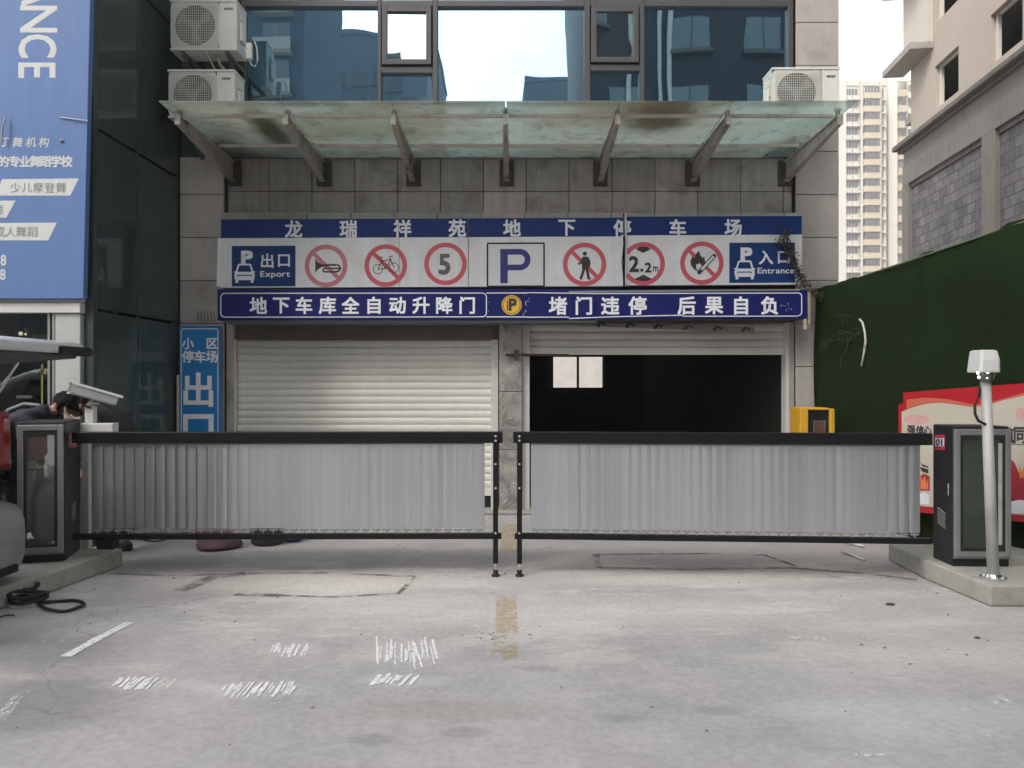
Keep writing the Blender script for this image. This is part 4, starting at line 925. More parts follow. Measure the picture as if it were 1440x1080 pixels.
# ------------------------------------------------------------------ air conditioners
FAN = mat('fan_dark_plastic', (.06, .06, .058), .1, 6, .5)
ACW = mat('ac_white_enamel', (.68, .67, .61), .05, 4, .4, dirt=.2, dirtcol=(.40, .36, .28))
def ac_unit(label, x0, x1, y0, y1, Y, side=1, logo=True):
    a_, b_ = P(x0, y1, Y), P(x1, y0, Y); X0, X1, Zb, Zt = a_.x, b_.x, a_.z, b_.z; D = .30; W, H = X1 - X0, Zt - Zb
    t = thing('air_conditioner', label, 'air conditioner', ((X0 + X1) / 2, Y, Zb), 'air-conditioner outdoor units')
    fxc, r_ = X0 + W * .365, min(W * .335, H * .44); fzc = (Zb + Zt) / 2
    m = MB(); m.box(X0, X1, Y + .012, Y + D, Zb, Zt)
    n = 40; sq = []
    L_, R_, B_, T_ = X0, X1 - W * .27, Zb + .0, Zt
    for i in range(n):
        an = 2 * pi * i / n; c_, s_ = cos(an), sin(an)
        k_ = min((R_ - fxc) / c_ if c_ > 1e-6 else ((L_ - fxc) / c_ if c_ < -1e-6 else 9e9), (T_ - fzc) / s_ if s_ > 1e-6 else ((B_ - fzc) / s_ if s_ < -1e-6 else 9e9))
        sq.append(((fxc + k_ * c_, Y, fzc + k_ * s_), (fxc + r_ * c_, Y, fzc + r_ * s_)))
    for i in range(n):
        j = (i + 1) % n
        m.poly([sq[i][0], sq[j][0], sq[j][1], sq[i][1]]); m.poly([sq[i][1], sq[j][1], (sq[j][1][0], Y + .011, sq[j][1][2]), (sq[i][1][0], Y + .011, sq[i][1][2])])
    for cx_, cz_ in ((L_, B_), (L_, T_), (R_, B_), (R_, T_)):
        pass
    m.box(R_ + .003, X1, Y - .004, Y + .0118, Zb, Zt); m.box(X0 - .006, X1 + .006, Y - .012, Y + D + .006, Zt + .001, Zt + .022); m.box(X0 - .004, X1 + .004, Y - .006, Y + D, Zb - .02, Zb - .001)
    cs = m.build('casing', ACW, t)
    m = MB(); m.box(L_ + .003, R_ - .003, Y + .0095, Y + .0115, Zb + .003, Zt - .003); m.build('fan_recess', FAN, t)
    m = MB(); m.cyl((fxc, Y + .002, fzc), (fxc, Y + .009, fzc), .06, n=20)
    for k_ in range(3):
        an = k_ * 2.094 + .4; q = []
        for rr_, da in ((.05, -.3), (r_ * .92, -.1), (r_ * .95, .55), (.05, .5)): q.append((fxc + rr_ * cos(an + da), Y + .004 + .002 * da, fzc + rr_ * sin(an + da)))
        m.poly(q)
    m.build('fan', mat('fan_blade', (.20, .20, .19), .1, 6) if 'fan_blade' not in bpy.data.materials else bpy.data.materials['fan_blade'], t)
    m = MB(); gx0, gx1, gz0, gz1 = L_ + .02, R_ - .012, Zb + .02, Zt - .02; nx, nz = 22, 17
    for i in range(nx + 1): x = gx0 + (gx1 - gx0) * i / nx; m.box(x - .0022, x + .0022, Y - .022, Y - .018, gz0, gz1)
    for i in range(nz + 1): z = gz0 + (gz1 - gz0) * i / nz; m.box(gx0, gx1, Y - .0265, Y - .0225, z - .0018, z + .0018)
    m.build('fan_grille', ACW, t)
    if logo:
        m = MB(); x = R_ + W * .08
        for k_ in range(5): m.box(x + k_ * .020, x + k_ * .020 + .014, Y - .0065, Y - .0045, Zt - .085 - .006 * (k_ % 2), Zt - .062)
        m.build('maker_badge', FAN, cs)
    sx = X1 + .006 if side > 0 else X0 - .006; dx = .03 * side
    m = MB(); m.box(min(sx, sx + dx), max(sx, sx + dx), Y + .06, Y + .2, Zb + H * .22, Zb + H * .62); m.box(min(sx, sx + dx * .5), max(sx, sx + dx * .5), Y + .08, Y + .18, Zb + H * .68, Zb + H * .8); m.build('valve_cover', ACW, t, bevel=.008)
    if 'ac_bracket' not in bpy.data.materials: mat('ac_bracket', (.10, .10, .10), .2, 6)
    for x in (X0 + .12, X1 - .12):
        m = MB(); m.box(x - .018, x + .018, Y + .02, CY - .09, Zb - .058, Zb - .022); m.box(x - .018, x + .018, CY - .12, CY - .085, Zb - .30, Zb - .058); m.tube([(x, Y + .08, Zb - .06), (x, CY - .1, Zb - .28)], .012, 6); m.build('wall_bracket', bpy.data.materials['ac_bracket'], t)
    return t, (X0, X1, Zb, Zt, sx)
A1, d1 = ac_unit('upper white air conditioner with a hanging white cable at its side', 240, 333, 3, 68, 8.40)
A2, d2 = ac_unit('white air conditioner directly beneath another one, above the canopy', 237, 330, 101, 163, 8.35)
A3, d3 = ac_unit('white air conditioner standing alone above the canopy against a stone pier', 1086, 1180, 98, 160, 8.40, -1)
m = MB(); x, Y, z = d1[4] + .03, 8.5, d1[2]; m.tube([(x, Y, z + .05), (x + .06, Y, z - .06), (x + .09, Y, z - .14), (x + .13, Y, z - .16), (x + .16, Y, z - .09), (x + .15, Y, z + .06), (x + .12, Y, z + .12)], .008, 6); m.build('cable', WHITE_METAL, A1)
m = MB(); m.box(x + .035, x + .095, Y - .02, Y + .04, z - .08, z + .10); m.build('junction_box', ACW, A1, bevel=.008)
m = MB(); m.tube([P(289, 71, 8.4), P(296, 85, 8.42), P(303, 99, 8.5)], .010, 6); m.tube([P(303, 74, 8.5), P(310, 92, 8.5), P(318, 101, 8.55)], .016, 6); m.build('refrigerant_pipe', mat('pipe_wrap', (.30, .29, .27), .1, 6), A1)
for k_, zz in enumerate((.12, .22, .32, .42)):
    m = MB(); X0 = d3[0] - .008; m.tube([(X0, 8.42, d3[2] + zz), (X0 - .02, 8.5, d3[2] + zz - .02), (X0 - .022, 8.62, d3[2] + zz)], .006, 6); m.build('side_rib', ACW, A3)

# ------------------------------------------------------------------ advertising boom gates
GY = 6.13
def gate(label, xin, xend, Yin, Yout, pl0, pl1):
    """xin: inner end, xend: cabinet end in photo pixels; a rail, a curtain of upright blades, a bottom rail and an end post."""
    s = 1 if xend > xin else -1
    A, B = P(xin, 0, Yin), P(xend, 0, Yout); A.z = B.z = 0; U = (B - A).normalized(); N = Vector((U.y, -U.x, 0)); N = N if N.y < 0 else -N; Ln = (B - A).length; Zv = Vector((0, 0, 1))
    t = thing('boom_gate', label, 'barrier gate', ((A.x + B.x) / 2, (A.y + B.y) / 2, 0), 'advertising boom gates')
    def bx(mb, u0, u1, z0, z1, d0, d1): mb.obox(A + U * (u0 + u1) / 2 + N * (d0 + d1) / 2 + Zv * (z0 + z1) / 2, U, N, Zv, (u1 - u0) / 2, (d1 - d0) / 2, (z1 - z0) / 2)
    m = MB(); bx(m, 0, Ln, 1.052, 1.142, -.035, .035); m.build('top_rail', BLACK, t, bevel=.006)
    m = MB(); bx(m, .01, Ln, .288, .333, -.025, .025); m.build('bottom_rail', BLACK, t, bevel=.005)
    u0 = (P(pl0, 0, Yin).x - A.x) / U.x; u1 = (P(pl1, 0, Yout).x - A.x) / U.x; n = 38; w_ = (u1 - u0) / n
    m = MB(); rr = random.Random(int(xin)); ph = rr.random() * 6
    for i in range(n):                              # upright blades, each turned a little its own way
        tt = max(0, (i / n - .45) / .55) if s < 0 else max(0, (i / n - .2) / .8); tt = tt * tt * (3 - 2 * tt)
        an = .02 - (.13 if s < 0 else .07) * tt + .05 * sin(i * .17 + ph) + .02 * sin(i * .61 + ph * 2) + rr.uniform(-.007, .007) + (rr.uniform(-.014, .014) if i % 6 == 0 else 0); c = A + U * (u0 + w_ * (i + .5)); ca, sa = cos(an), sin(an); prev = None
        for j in range(9):
            v = (j / 8 - .5) * w_ * 1.08; bulge = .0009 * sin(j / 8 * 2 * pi + i) + .0016 * cos((j / 8 - .5) * pi)
            p = c + U * (v * ca) + N * (v * sa + bulge)
            cur = (m.b.verts.new(p + Zv * (.372 + rr.uniform(0, .0))), m.b.verts.new(p + Zv * 1.038))
            if prev: m.b.faces.new([prev[0], cur[0], cur[1], prev[1]])
            prev = cur
    m.build('blade_curtain', BLADE, t, smooth=True, norm=False)
    m = MB()
    for i in range(n):
        u = u0 + w_ * (i + .5); bx(m, u - w_ * .40, u + w_ * .40, .352, .366, -.006, .006); bx(m, u - .006, u + .006, .333, .352, -.006, .006)
    bx(m, u0, u1, 1.040, 1.052, -.012, .012); m.build('blade_pins', mat('pin_grey', (.22, .22, .22), .2, 9) if 'pin_grey' not in bpy.data.materials else bpy.data.materials['pin_grey'], t)
    up = abs((P(xin - 10 if s < 0 else xin + 9, 0, Yin).x - A.x) / U.x)
    m = MB(); bx(m, up - .020, up + .020, .10, 1.11, .037, .062); ps = m.build('end_post', BLACK, t, bevel=.004)
    for z in (1.11, 1.075, .89, .70, .345):
        m = MB(); p = A + U * up + N * .062 + Zv * z; m.cyl(p, p + N * .008, .011, .009, n=12); m.build('bolt', CHROME, ps)
    p = A + U * up + N * .05
    m = MB(); m.cyl(p + Zv * .045, p + Zv * .10, .009, n=10); ft = m.build('foot_rod', CHROME, t)
    m = MB(); m.cyl(p + Zv * .001, p + Zv * .018, .034, .03, n=16); m.cyl(p + Zv * .018, p + Zv * .05, .017, .022, n=14); m.build('foot', RUBBER, ft)
    return t, A, U, N, bx, Ln
def blade_mat():
    k = NT('blade_aluminium'); pos = k.coord(); isl = k.n('NewGeometry').outputs['Random Per Island']
    f = k.math('MULTIPLY_ADD', k.math('SUBTRACT', isl, .5), .10, 1); f = k.math('MULTIPLY', f, k.math('MULTIPLY_ADD', k.math('SUBTRACT', k.noise(pos, 9, 3, stretch=(9, 9, .06)), .5), .28, 1))
    cc = k.n('CombineColor'); [k.L(f, cc.inputs[i]) for i in range(3)]
    k.L(k.mix(1, (.545, .55, .575, 1), cc.outputs[0], 'MULTIPLY'), k.bsdf.inputs['Base Color']); k.bsdf.inputs['Metallic'].default_value = .8; k.bsdf.inputs['Roughness'].default_value = .30
    k.L(k.bump(k.math('ADD', k.noise(pos, 40, 2, stretch=(1.6, 1.6, .01)), k.math('MULTIPLY', k.noise(pos, 120, 2, stretch=(1, 1, .01)), .4)), .22, .004), k.bsdf.inputs['Normal']); return k.m
BLADE = blade_mat()
gL, AL, UL, NL, bxL, LL = gate('boom gate of grey upright blades standing before the closed shutter', 707, 104, GY, 6.1, 681, 130)
gR, AR, UR, NR, bxR, LR = gate('boom gate of grey upright blades standing before the dark open garage door', 722, 1309, GY, 5.93, 747, 1294)
m = MB(); bxL(m, LL - .34, LL - .20, .215, .288, -.05, .05); m.build('support_block', BLACK, gL, bevel=.01)

def sticker(par, o, n, cx, cy, w_, h_):
    pl = Plane2(o, n); m = MB(); pl.rect(m, cx - w_ / 2, cy - h_ / 2, cx + w_ / 2, cy + h_ / 2, 1.5); s_ = m.build('sticker', mat('sticker_red', (.45, .03, .05), .05) if 'sticker_red' not in bpy.data.materials else bpy.data.materials['sticker_red'], par)
    m = MB(); pl.rect(m, cx - w_ * .44, cy - h_ * .28, cx + w_ * .44, cy + h_ * .26, 2.2); m.build('sticker_face', mat('sticker_pale_blue', (.55, .70, .80), .05) if 'sticker_pale_blue' not in bpy.data.materials else bpy.data.materials['sticker_pale_blue'], s_)
    m = MB(); pl.char(m, '1', cx + w_ * .22, cy, h_ * .6, 3, .04); pl.char(m, '0', cx - w_ * .18, cy, h_ * .6, 3, .04, .9); m.build('lettering', PICTO, s_)
# right cabinet ---------------------------------------------------------------
def cabinet(label, o, yaw, W, D, H, screen, mir=1, handle=True):
    """o: front lower corner on the drive side; W along the front, D depth."""
    c, s = cos(yaw), sin(yaw); UX = Vector((c, s, 0)) * mir; UY = Vector((-s, c, 0)); UZ = Vector((0, 0, 1)); o = Vector(o)
    t = thing('gate_cabinet', label, 'gate cabinet', o + UX * W / 2 + UY * D / 2)
    def bx(mb, a0, a1, b0, b1, z0, z1): mb.obox(o + UX * (a0 + a1) / 2 + UY * (b0 + b1) / 2 + UZ * (z0 + z1) / 2, UX, UY, UZ, (a1 - a0) / 2, (b1 - b0) / 2, (z1 - z0) / 2)
    m = MB(); bx(m, 0, W, 0, D, .0, H); m.build('housing', CABBLACK, t, bevel=.012, seg=3)
    e = .045
    m = MB(); bx(m, .004, e, -.032, -.001, .075, H - .02); bx(m, W - e, W - .004, -.032, -.001, .075, H - .02); bx(m, e, W - e, -.032, -.001, H - .02 - e, H - .02); bx(m, e, W - e, -.032, -.001, .075, .075 + e); bx(m, 0, W, -.024, -.0012, .062, .074); m.build('screen_frame', GREY_TRIM, t, bevel=.01, seg=2)
    m = MB(); bx(m, e, W - e, -.018, -.0008, .075 + e, H - .02 - e); sc_ = m.build('screen', screen, t)
    m = MB(); bx(m, e, e + .02, -.026, -.0185, .075 + e, H - .02 - e); bx(m, W - e - .02, W - e, -.026, -.0185, .075 + e, H - .02 - e); bx(m, e + .02, W - e - .02, -.026, -.0185, H - .055 - e, H - .02 - e); bx(m, e + .02, W - e - .02, -.026, -.0185, .075 + e, .095 + e); m.build('screen_gasket', RUBBER, t)
    if handle:
        m = MB(); bx(m, -.014, -.001, .035, .055, H * .50, H * .585); m.build('lock_handle', CHROME, t, bevel=.005)
    for k_ in range(6):
        m = MB(); z = H * .27 + k_ * .022; m.obox(o + UX * -.004 + UY * (D * .52) + UZ * z, UX, (UY + UZ * .25).normalized(), UZ, .005, .055, .0045); m.build('vent_louvre', GREY_TRIM, t)
    return t, bx, UX, UY
SCREEN_R = mirror_glass('dark_screen_glass', (.6, .65, .6), (.012, .020, .010), .12, .02)
SCREEN_L = mirror_glass('silvery_screen_glass', (.75, .75, .70), (.13, .135, .12), .40, .05, 2.5)
cR, bR, ux, uy = cabinet('charcoal gate cabinet with a tall dark glass panel, behind the white lamp pole', (3.315, 5.78, .15), R(-2), .42, .29, 1.055, SCREEN_R)
so_ = Vector((3.315, 5.78, .15)) - ux * .001; sticker(cR, so_, -ux, 1322, 622, 14, 21)
m = MB(); sf = Vector((3.315, 5.78, .15)) + ux * .345 + uy * -.019; m.obox(sf + Vector((0, 0, .55)), ux, uy, Vector((0, 0, 1)), .018, .001, .38); m.build('protective_film', mat('peeling_film', (.42, .42, .40), .3, 9, .3, dirt=.6), cR)
cL, bL, ux2, uy2 = cabinet('charcoal gate cabinet with a silvery reflecting panel beside the silver van', (-3.465, 5.95, .15), R(16), .32, .46, 1.08, SCREEN_L, -1, False)
so_ = Vector((-3.465, 5.95, .15)) - ux2 * .001; sticker(cL, so_, -ux2, 102, 619, 11, 20)

# ------------------------------------------------------------------ number-plate camera (left) and lamp pole (right)
lc = thing('surveillance_camera', 'white box camera on a white square post beside two stooping people', 'camera', (-3.6, 6.45, 0))
LYc = 6.42
a_, b_ = P(117.5, 0, LYc).x, P(127, 0, LYc).x
m = MB(); m.box(a_, b_, LYc - .028, LYc + .028, .022, P(0, 608, LYc).z); m.build('post', WHITE_METAL, lc, bevel=.004)
m = MB(); m.box(a_ - .03, b_ + .03, LYc - .09, LYc + .09, .001, .022); m.box(a_ - .045, b_ + .0, LYc - .05, LYc + .05, .022, .09); m.build('base_plate', WHITE_METAL, lc, bevel=.004)
m = MB(); q0, q1 = P(114.5, 608, LYc), P(163, 597, LYc); m.box(q0.x, q1.x, LYc - .05, LYc + .05, q0.z, q1.z + .012); m.build('cross_box', WHITE_METAL, lc, bevel=.006)
m = MB(); q0, q1 = P(122, 597, LYc), P(134, 571, LYc); m.box(q0.x, q1.x, LYc - .032, LYc + .032, q0.z + .013, q1.z); m.box(q0.x + .01, q1.x - .02, LYc - .03, LYc + .03, q1.z + .001, q1.z + .02); m.build('stem', WHITE_METAL, lc, bevel=.005)
h0, h1 = P(106, 548, LYc - .12), P(163, 564, LYc + .1); ax = (h1 - h0).normalized(); sd = ax.cross(Vector((0, 0, 1))).normalized(); up_ = sd.cross(ax).normalized()
def sect(c, w_, h_, roof=0):
    return [c + sd * x + up_ * z for x, z in ((-w_, -h_ * .8), (-w_ * .75, -h_), (w_ * .75, -h_), (w_, -h_ * .8), (w_, h_ * .65), (w_ * .7, h_), (-w_ * .7, h_), (-w_, h_ * .65))]
m = MB(); m.loft([sect(h0, .046, .044), sect(h1, .044, .040)]); hs = m.build('housing', WHITE_METAL, lc, bevel=.006)
m = MB(); m.loft([sect(h0 - ax * .04 + up_ * .006, .055, .052), sect(h0 - ax * .04 + up_ * .006, .051, .048), sect(h0 + ax * .01, .050, .047)], cap=False); m.build('hood', WHITE_METAL, hs)
m = MB(); 
m.loft([[h0 - ax * .05 + sd * x + up_ * z for x, z in ((-.056, .034), (-.042, .056), (.042, .056), (.056, .034), (.053, .034), (.040, .051), (-.040, .051), (-.053, .034))], [h1 + ax * .03 + sd * x + up_ * z for x, z in ((-.056, .034), (-.042, .056), (.042, .056), (.056, .034), (.053, .034), (.040, .051), (-.040, .051), (-.053, .034))]]); m.build('sun_shield', WHITE_METAL, hs)
m = MB(); m.cyl(h0 - ax * .006, h0 + ax * .004, .034, n=18); m.build('lens', CARGLASS, hs)
for k_ in (-1, 1):
    m = MB(); m.blob(h0 - ax * .006 + sd * .042 * k_ - up_ * .03, .010, 8, 6); m.build('infrared_led', CHROME, hs)
m = MB(); p0 = (h0 + h1) / 2 - up_ * .06; m.tube([p0 - ax * .05, p0 - up_ * .05 - ax * .05, P(117, 571, LYc - .05), P(128, 573, LYc - .04)], .009, 6); m.build('cable', BLACK, lc)
m = MB(); m.cyl(p0 - ax * .02, P(128, 571.5, LYc), .018, n=10); m.box(P(125, 0, LYc).x, P(137, 0, LYc).x, LYc - .03, LYc + .03, P(0, 575, LYc).z + .035, P(0, 575, LYc).z + .052); m.build('bracket', WHITE_METAL, lc)

lp = thing('lamp_pole', 'white tube pole with a tilted white lamp head on the kerb island', 'lamp pole', (3.36, 5.42, .15))
LPY = 5.42; b0, t0 = P(1397, 806, LPY), P(1386, 536, LPY); b0.z = .165
m = MB(); m.cyl(b0, t0, .0375, .0335, n=24); m.build('pole', mat('scuffed_white_pole', (.42, .415, .39), .07, 6, .4, dirt=.4, dirtcol=(.24, .21, .17), streak=.08), lp, smooth=True)
m = MB(); m.cyl((b0.x, LPY, .1505), (b0.x, LPY, .166), .085, n=24); m.cyl((b0.x, LPY, .166), (b0.x, LPY, .185), .055, .042, n=20); fl_ = m.build('flange', CHROME, lp)
for k_ in range(4):
    m = MB(); p = Vector((b0.x + .065 * cos(k_ * pi / 2 + .6), LPY + .065 * sin(k_ * pi / 2 + .6), .166)); m.cyl(p, p + Vector((0, 0, .014)), .010, n=6); m.build('bolt', CHROME, fl_)
q = t0; m = MB(); m.cyl(q, q + Vector((0, 0, .035)), .030, n=16); m.build('collar', RUBBER, lp)
hd0 = P(1384, 530, LPY - .03); hd1 = P(1384, 516, LPY)
m = MB(); cx_ = P(1384, 0, LPY).x; z0, z1 = P(0, 531, LPY).z, P(0, 493, LPY).z
def hsec(z, x0, x1, y0, y1): return [(x0 + .012, y0, z), (x1 - .02, y0, z), (x1, y0 + .02, z), (x1, y1, z), (x0, y1, z), (x0, y0 + .012, z)]
X = lambda px: P(px, 0, LPY).x
m.loft([hsec(P(0, 524, LPY).z, X(1366), X(1397), LPY - .10, LPY + .06), hsec(P(0, 506, LPY).z, X(1371), X(1400.5), LPY - .07, LPY + .085), hsec(P(0, 493.5, LPY).z, X(1376), X(1402), LPY - .03, LPY + .11), hsec(P(0, 492, LPY).z, X(1378), X(1399), LPY - .015, LPY + .095)]); lh = m.build('lamp_head', mat('lamp_white', (.50, .495, .475), .05, 5, .35), lp, bevel=.008)
m = MB(); m.cyl((X(1385), LPY - .01, P(0, 534, LPY).z), (X(1384), LPY - .02, P(0, 523, LPY).z + .002), .048, .064, n=20); m.build('reflector', mat('dull_reflector', (.16, .16, .155), .1, 9, .35, metal=.6), lp)
LEDM = mat('lit_led', (1, 1, .98), 0, emit=1.3)
for k_, (x, y) in enumerate(((1375, 524.5), (1389, 524.5), (1376.5, 530.5), (1388.5, 530.5))):
    m = MB(); m.blob(P(x, y, LPY - .072 + .012 * (y > 528)), .0105, 12, 8, 1, .5, 1); m.build('led_lamp', LEDM, lh)
m = MB(); m.tube([P(1379, 538, LPY + .03), P(1377, 556, LPY - .01), P(1371, 570, LPY - .03), P(1371, 582, LPY - .03), P(1376, 592, LPY - .03), P(1386, 597, LPY - .02)], .010, 8); m.build('cable', RUBBER, lp, smooth=True)

# ------------------------------------------------------------------ propaganda board in front of the hoarding
BO = HA + HN * .16
bb = thing('billboard', 'red and cream notice board with black characters against the green hoarding', 'billboard', (HA + HU * 1.5 + HN * .1))
bpn = Plane2(BO, HN)
def bprism(mb, pts, layer, th=.02): q = [bpn.pt(x, y, layer) for x, y in pts]; mb.prism(q, -HN * th)
BRED = mat('board_red', (.42, .014, .022), .08, 2, .4); BCREAM = mat('board_cream', (.52, .48, .40), .07, 2, .45); BPINK = mat('board_pink', (.60, .34, .33), .12, 3, .45); BORANGE = mat('board_coral', (.56, .13, .08), .12, 3, .45)
m = MB(); bprism(m, [(1263.5, 569), (1270, 567), (1270, 552), (1345, 546), (1440, 539), (1560, 531), (1560, 745), (1306, 722), (1264, 717)], 0, .03); m.build('board', BRED, bb)
m = MB(); bpn.poly(m, [(1268, 579), (1280, 574), (1300, 568), (1322, 566), (1345, 569), (1366, 572), (1385, 571), (1410, 563), (1440, 556), (1560, 545), (1560, 735), (1300, 712), (1270, 709)], 2); m.build('cream_panel', BCREAM, bb)
m = MB(); bpn.poly(m, [(1275, 562), (1300, 559), (1330, 561), (1370, 569), (1385, 568), (1410, 561), (1440, 552), (1440, 555.5), (1410, 562.5), (1385, 570.3), (1366, 571.3), (1345, 568.4), (1322, 565.4), (1300, 567.4), (1275, 575)], 3); m.build('wave_band', BORANGE, bb)
m = MB(); bpn.disc(m, 1436, 582, 7, 3, 16, 9); bpn.disc(m, 1290, 590, 18, 2.6, 20, 7); m.build('blossom', BPINK, bb)
m = MB()
for ch, x, y, e, wx in (('强', 1282, 605, 15, .8), ('信', 1294, 605.5, 15, .8), ('心', 1305, 606, 15, .8)): bpn.char(m, ch, x, y, e, 3, .03, wx)
for ch, x, y, e, wx in (('筑', 1419, 612, 23, .7), ('同', 1435, 612, 25, .8), ('心', 1458, 613, 25, .8)): bpn.char(m, ch, x, y, e, 3, .03, wx)
bpn.bar(m, 1408, 624.5, 1470, 625.5, 1, 3); m.build('lettering', PICTO, bb)
m = MB(); bpn.poly(m, [(1408, 660), (1412, 648), (1420, 644), (1427, 650), (1432, 662), (1437, 672), (1445, 668), (1460, 676), (1460, 708), (1408, 704)], 3.2); FIGR = mat('figure_red', (.34, .02, .04), .2, 4); m.build('red_figures', FIGR, bb); m = MB(); bpn.poly(m, [(1292, 671), (1300, 666), (1308, 670), (1308, 690), (1292, 690)], 3.2); m.build('red_figures', FIGR, bb)
m = MB(); bpn.poly(m, [(1294, 650), (1298, 653), (1306, 656), (1306, 658), (1298, 656)], 3.3); bpn.poly(m, [(1293, 656), (1306, 660), (1306, 666), (1297, 663)], 3.3); m.build('dark_strokes', PICTO, bb)
m = MB(); bpn.poly(m, [(1295, 668), (1298, 676), (1301, 669), (1304, 680), (1306, 672), (1306, 688), (1295, 688)], 3.8); bpn.poly(m, [(1434, 652), (1437, 664), (1441, 655), (1444, 672), (1434, 672)], 3.8); m.build('orange_flames', mat('flame_orange', (.66, .20, .06), .2, 6), bb)
m = MB(); bpn.poly(m, [(1294, 695), (1300, 692), (1307, 696), (1307, 709), (1294, 709)], 3.6); m.build('white_doves', SIGN_WHITE, bb); m = MB(); bpn.poly(m, [(1412, 716), (1420, 706), (1432, 703), (1450, 704), (1450, 722), (1414, 722)], 3.6); m.build('white_doves', SIGN_WHITE, bb)

# ------------------------------------------------------------------ yellow ticket machine behind the right gate
ym = thing('ticket_machine', 'yellow ticket machine with a black display by the green hoarding', 'ticket machine', (3.2, 8.2, 0))
TYm = 8.15; YEL = mat('machine_yellow', (.62, .34, .03), .08, 4, .4)
X = lambda px: P(px, 0, TYm).x
Z = lambda py: P(0, py, TYm).z
m = MB(); m.box(X(1125), X(1137), TYm, TYm + .3, Z(612) - .12, Z(573)); m.box(X(1167), X(1174.5), TYm, TYm + .3, Z(612) - .12, Z(575)); m.box(X(1137), X(1167), TYm, TYm + .3, Z(577) + .001, Z(573.5)); m.box(X(1125), X(1174.5), TYm, TYm + .3, Z(612) - .30, Z(612) - .121); m.build('housing', YEL, ym, bevel=.012, seg=3)
m = MB(); m.box(X(1137), X(1167), TYm + .03, TYm + .28, Z(612) - .12, Z(577)); dp = m.build('display_panel', mat('black_acrylic', (.01, .01, .01), .1, 5, .15), ym)
m = MB(); sp4 = Plane2((0, TYm + .03, 0)); sp4.rect(m, 1144, 592, 1160, 614, 2); m.build('display_window', mat('amber_screen', (.10, .055, .04), .4, 30, .2), dp)
m = MB()
for a_ in ((1144, 592, 1160, 592), (1144, 592, 1144, 614), (1160, 592, 1160, 614)): sp4.bar(m, *a_, .7, 3)
m.build('display_frame', GREY_TRIM, dp)
m = MB(); m.box(X(1135), X(1165), TYm + .05, TYm + .25, .02, Z(612) - .301); m.box(X(1128), X(1172), TYm + .01, TYm + .29, .0, .02); m.build('pedestal', YEL, ym, bevel=.006)

# ------------------------------------------------------------------ loose things on the ground and on the hoarding
m = MB(); o_ = HA + HN * .03; q = [hit(x, y, o_, HN) for x, y in ((1211, 449), (1215, 453), (1218, 466), (1219.5, 479), (1217.5, 494), (1213.5, 515))]
m.tube([v + HN * .02 for v in q], [.010, .012, .012, .012, .012, .010], 8); tag(m.build('plastic_tube', WHITE_METAL, smooth=True), 'bent white plastic tube hanging on the green hoarding', 'tube')
m = MB(); rr = random.Random(2)
for k_ in range(26):
    c = hit(1198 + rr.gauss(0, 11), 470 + rr.gauss(0, 14), o_, HN); u = Vector((rr.gauss(0, 1), rr.gauss(0, 1), rr.gauss(0, 1))) * .05; m.tube([c, c + u + HN * .02, c + u * 1.6 + Vector((0, 0, -.03))], .003, 4)
tag(m.build('dry_creeper', mat('dull_creeper', (.03, .045, .025), .3, 9)), 'wispy dry creeper on the hoarding beside the bent white tube', 'creeper', kind='stuff')
bgp = G(292, 778)
sk = MB(); rr = random.Random(8); rings = []
for j in range(9):
    z = .30 * (j / 8); rad = (.205 - .09 * (j / 8)) * (1 - (j / 8) ** 4 * .6); ring = []
    for i in range(28):
        an = 2 * pi * i / 28; k_ = 1 + .10 * sin(3 * an + j * .8) + .09 * sin(8 * an + j * .9) + rr.uniform(-.04, .04)
        ring.append((bgp.x + rad * k_ * 1.05 * cos(an) + .02 * sin(j), bgp.y + .2 + rad * k_ * .8 * sin(an), z + (.012 * sin(4 * an) if j else .002)))
    rings.append(ring)
sk.loft(rings); tag(sk.build('cloth_sack', mat('mauve_sack', (.125, .075, .08), .25, 7, .9, bump=.7, bscale=12), smooth=True, sub=1), 'crumpled mauve cloth sack slumped on the ground behind the boom gate', 'sack')
p = G(368, 770)
bk = thing('bucket', 'dark grey tub on the ground beside the mauve sack', 'bucket', (p.x, p.y + .17, 0))
m = MB(); n = 28; prof = [(.125, .002), (.15, .02), (.175, .28), (.185, .29), (.185, .30), (.168, .30), (.145, .03)]
m.loft([[(p.x + r_ * cos(2 * pi * i / n), p.y + .17 + r_ * sin(2 * pi * i / n), z) for i in range(n)] for r_, z in prof]); m.build('tub', mat('dark_tub', (.05, .045, .045), .2, 6, .6), bk, smooth=True)
m = MB(); m.tube([(p.x + .185 * cos(a), p.y + .17 + .05 - .12 * sin(a), .29 - .10 * sin(a)) for a in [pi * i / 12 for i in range(13)]], .005, 6); m.build('handle', CHROME, bk)
p = G(410, 764); m = MB(); m.blob((p.x, p.y + .08, .03), .09, 16, 8, 1.0, .7, .35, .12); tag(m.build('blue_rag', mat('blue_cloth', (.03, .07, .16), .2, 9, .9), smooth=True), 'small blue rag on the ground next to the dark tub', 'rag')
for lab, a_, b_ in (('longer thicker white stick lying near the kerb island', (1180, 763), (1214, 771)), ('shorter bent white stick lying before the longer one', (1184, 778), (1215, 790))):
    A_, B_ = G(*a_), G(*b_); m = MB(); m.tube([A_ + Vector((0, 0, .016)), A_.lerp(B_, .5) + Vector((.01, .02, .018)), B_ + Vector((0, 0, .016))], .012 if 'longer' in lab else .007, 8); tag(m.build('white_stick', WHITE_METAL, smooth=True), lab, 'stick', 'white sticks by the kerb')
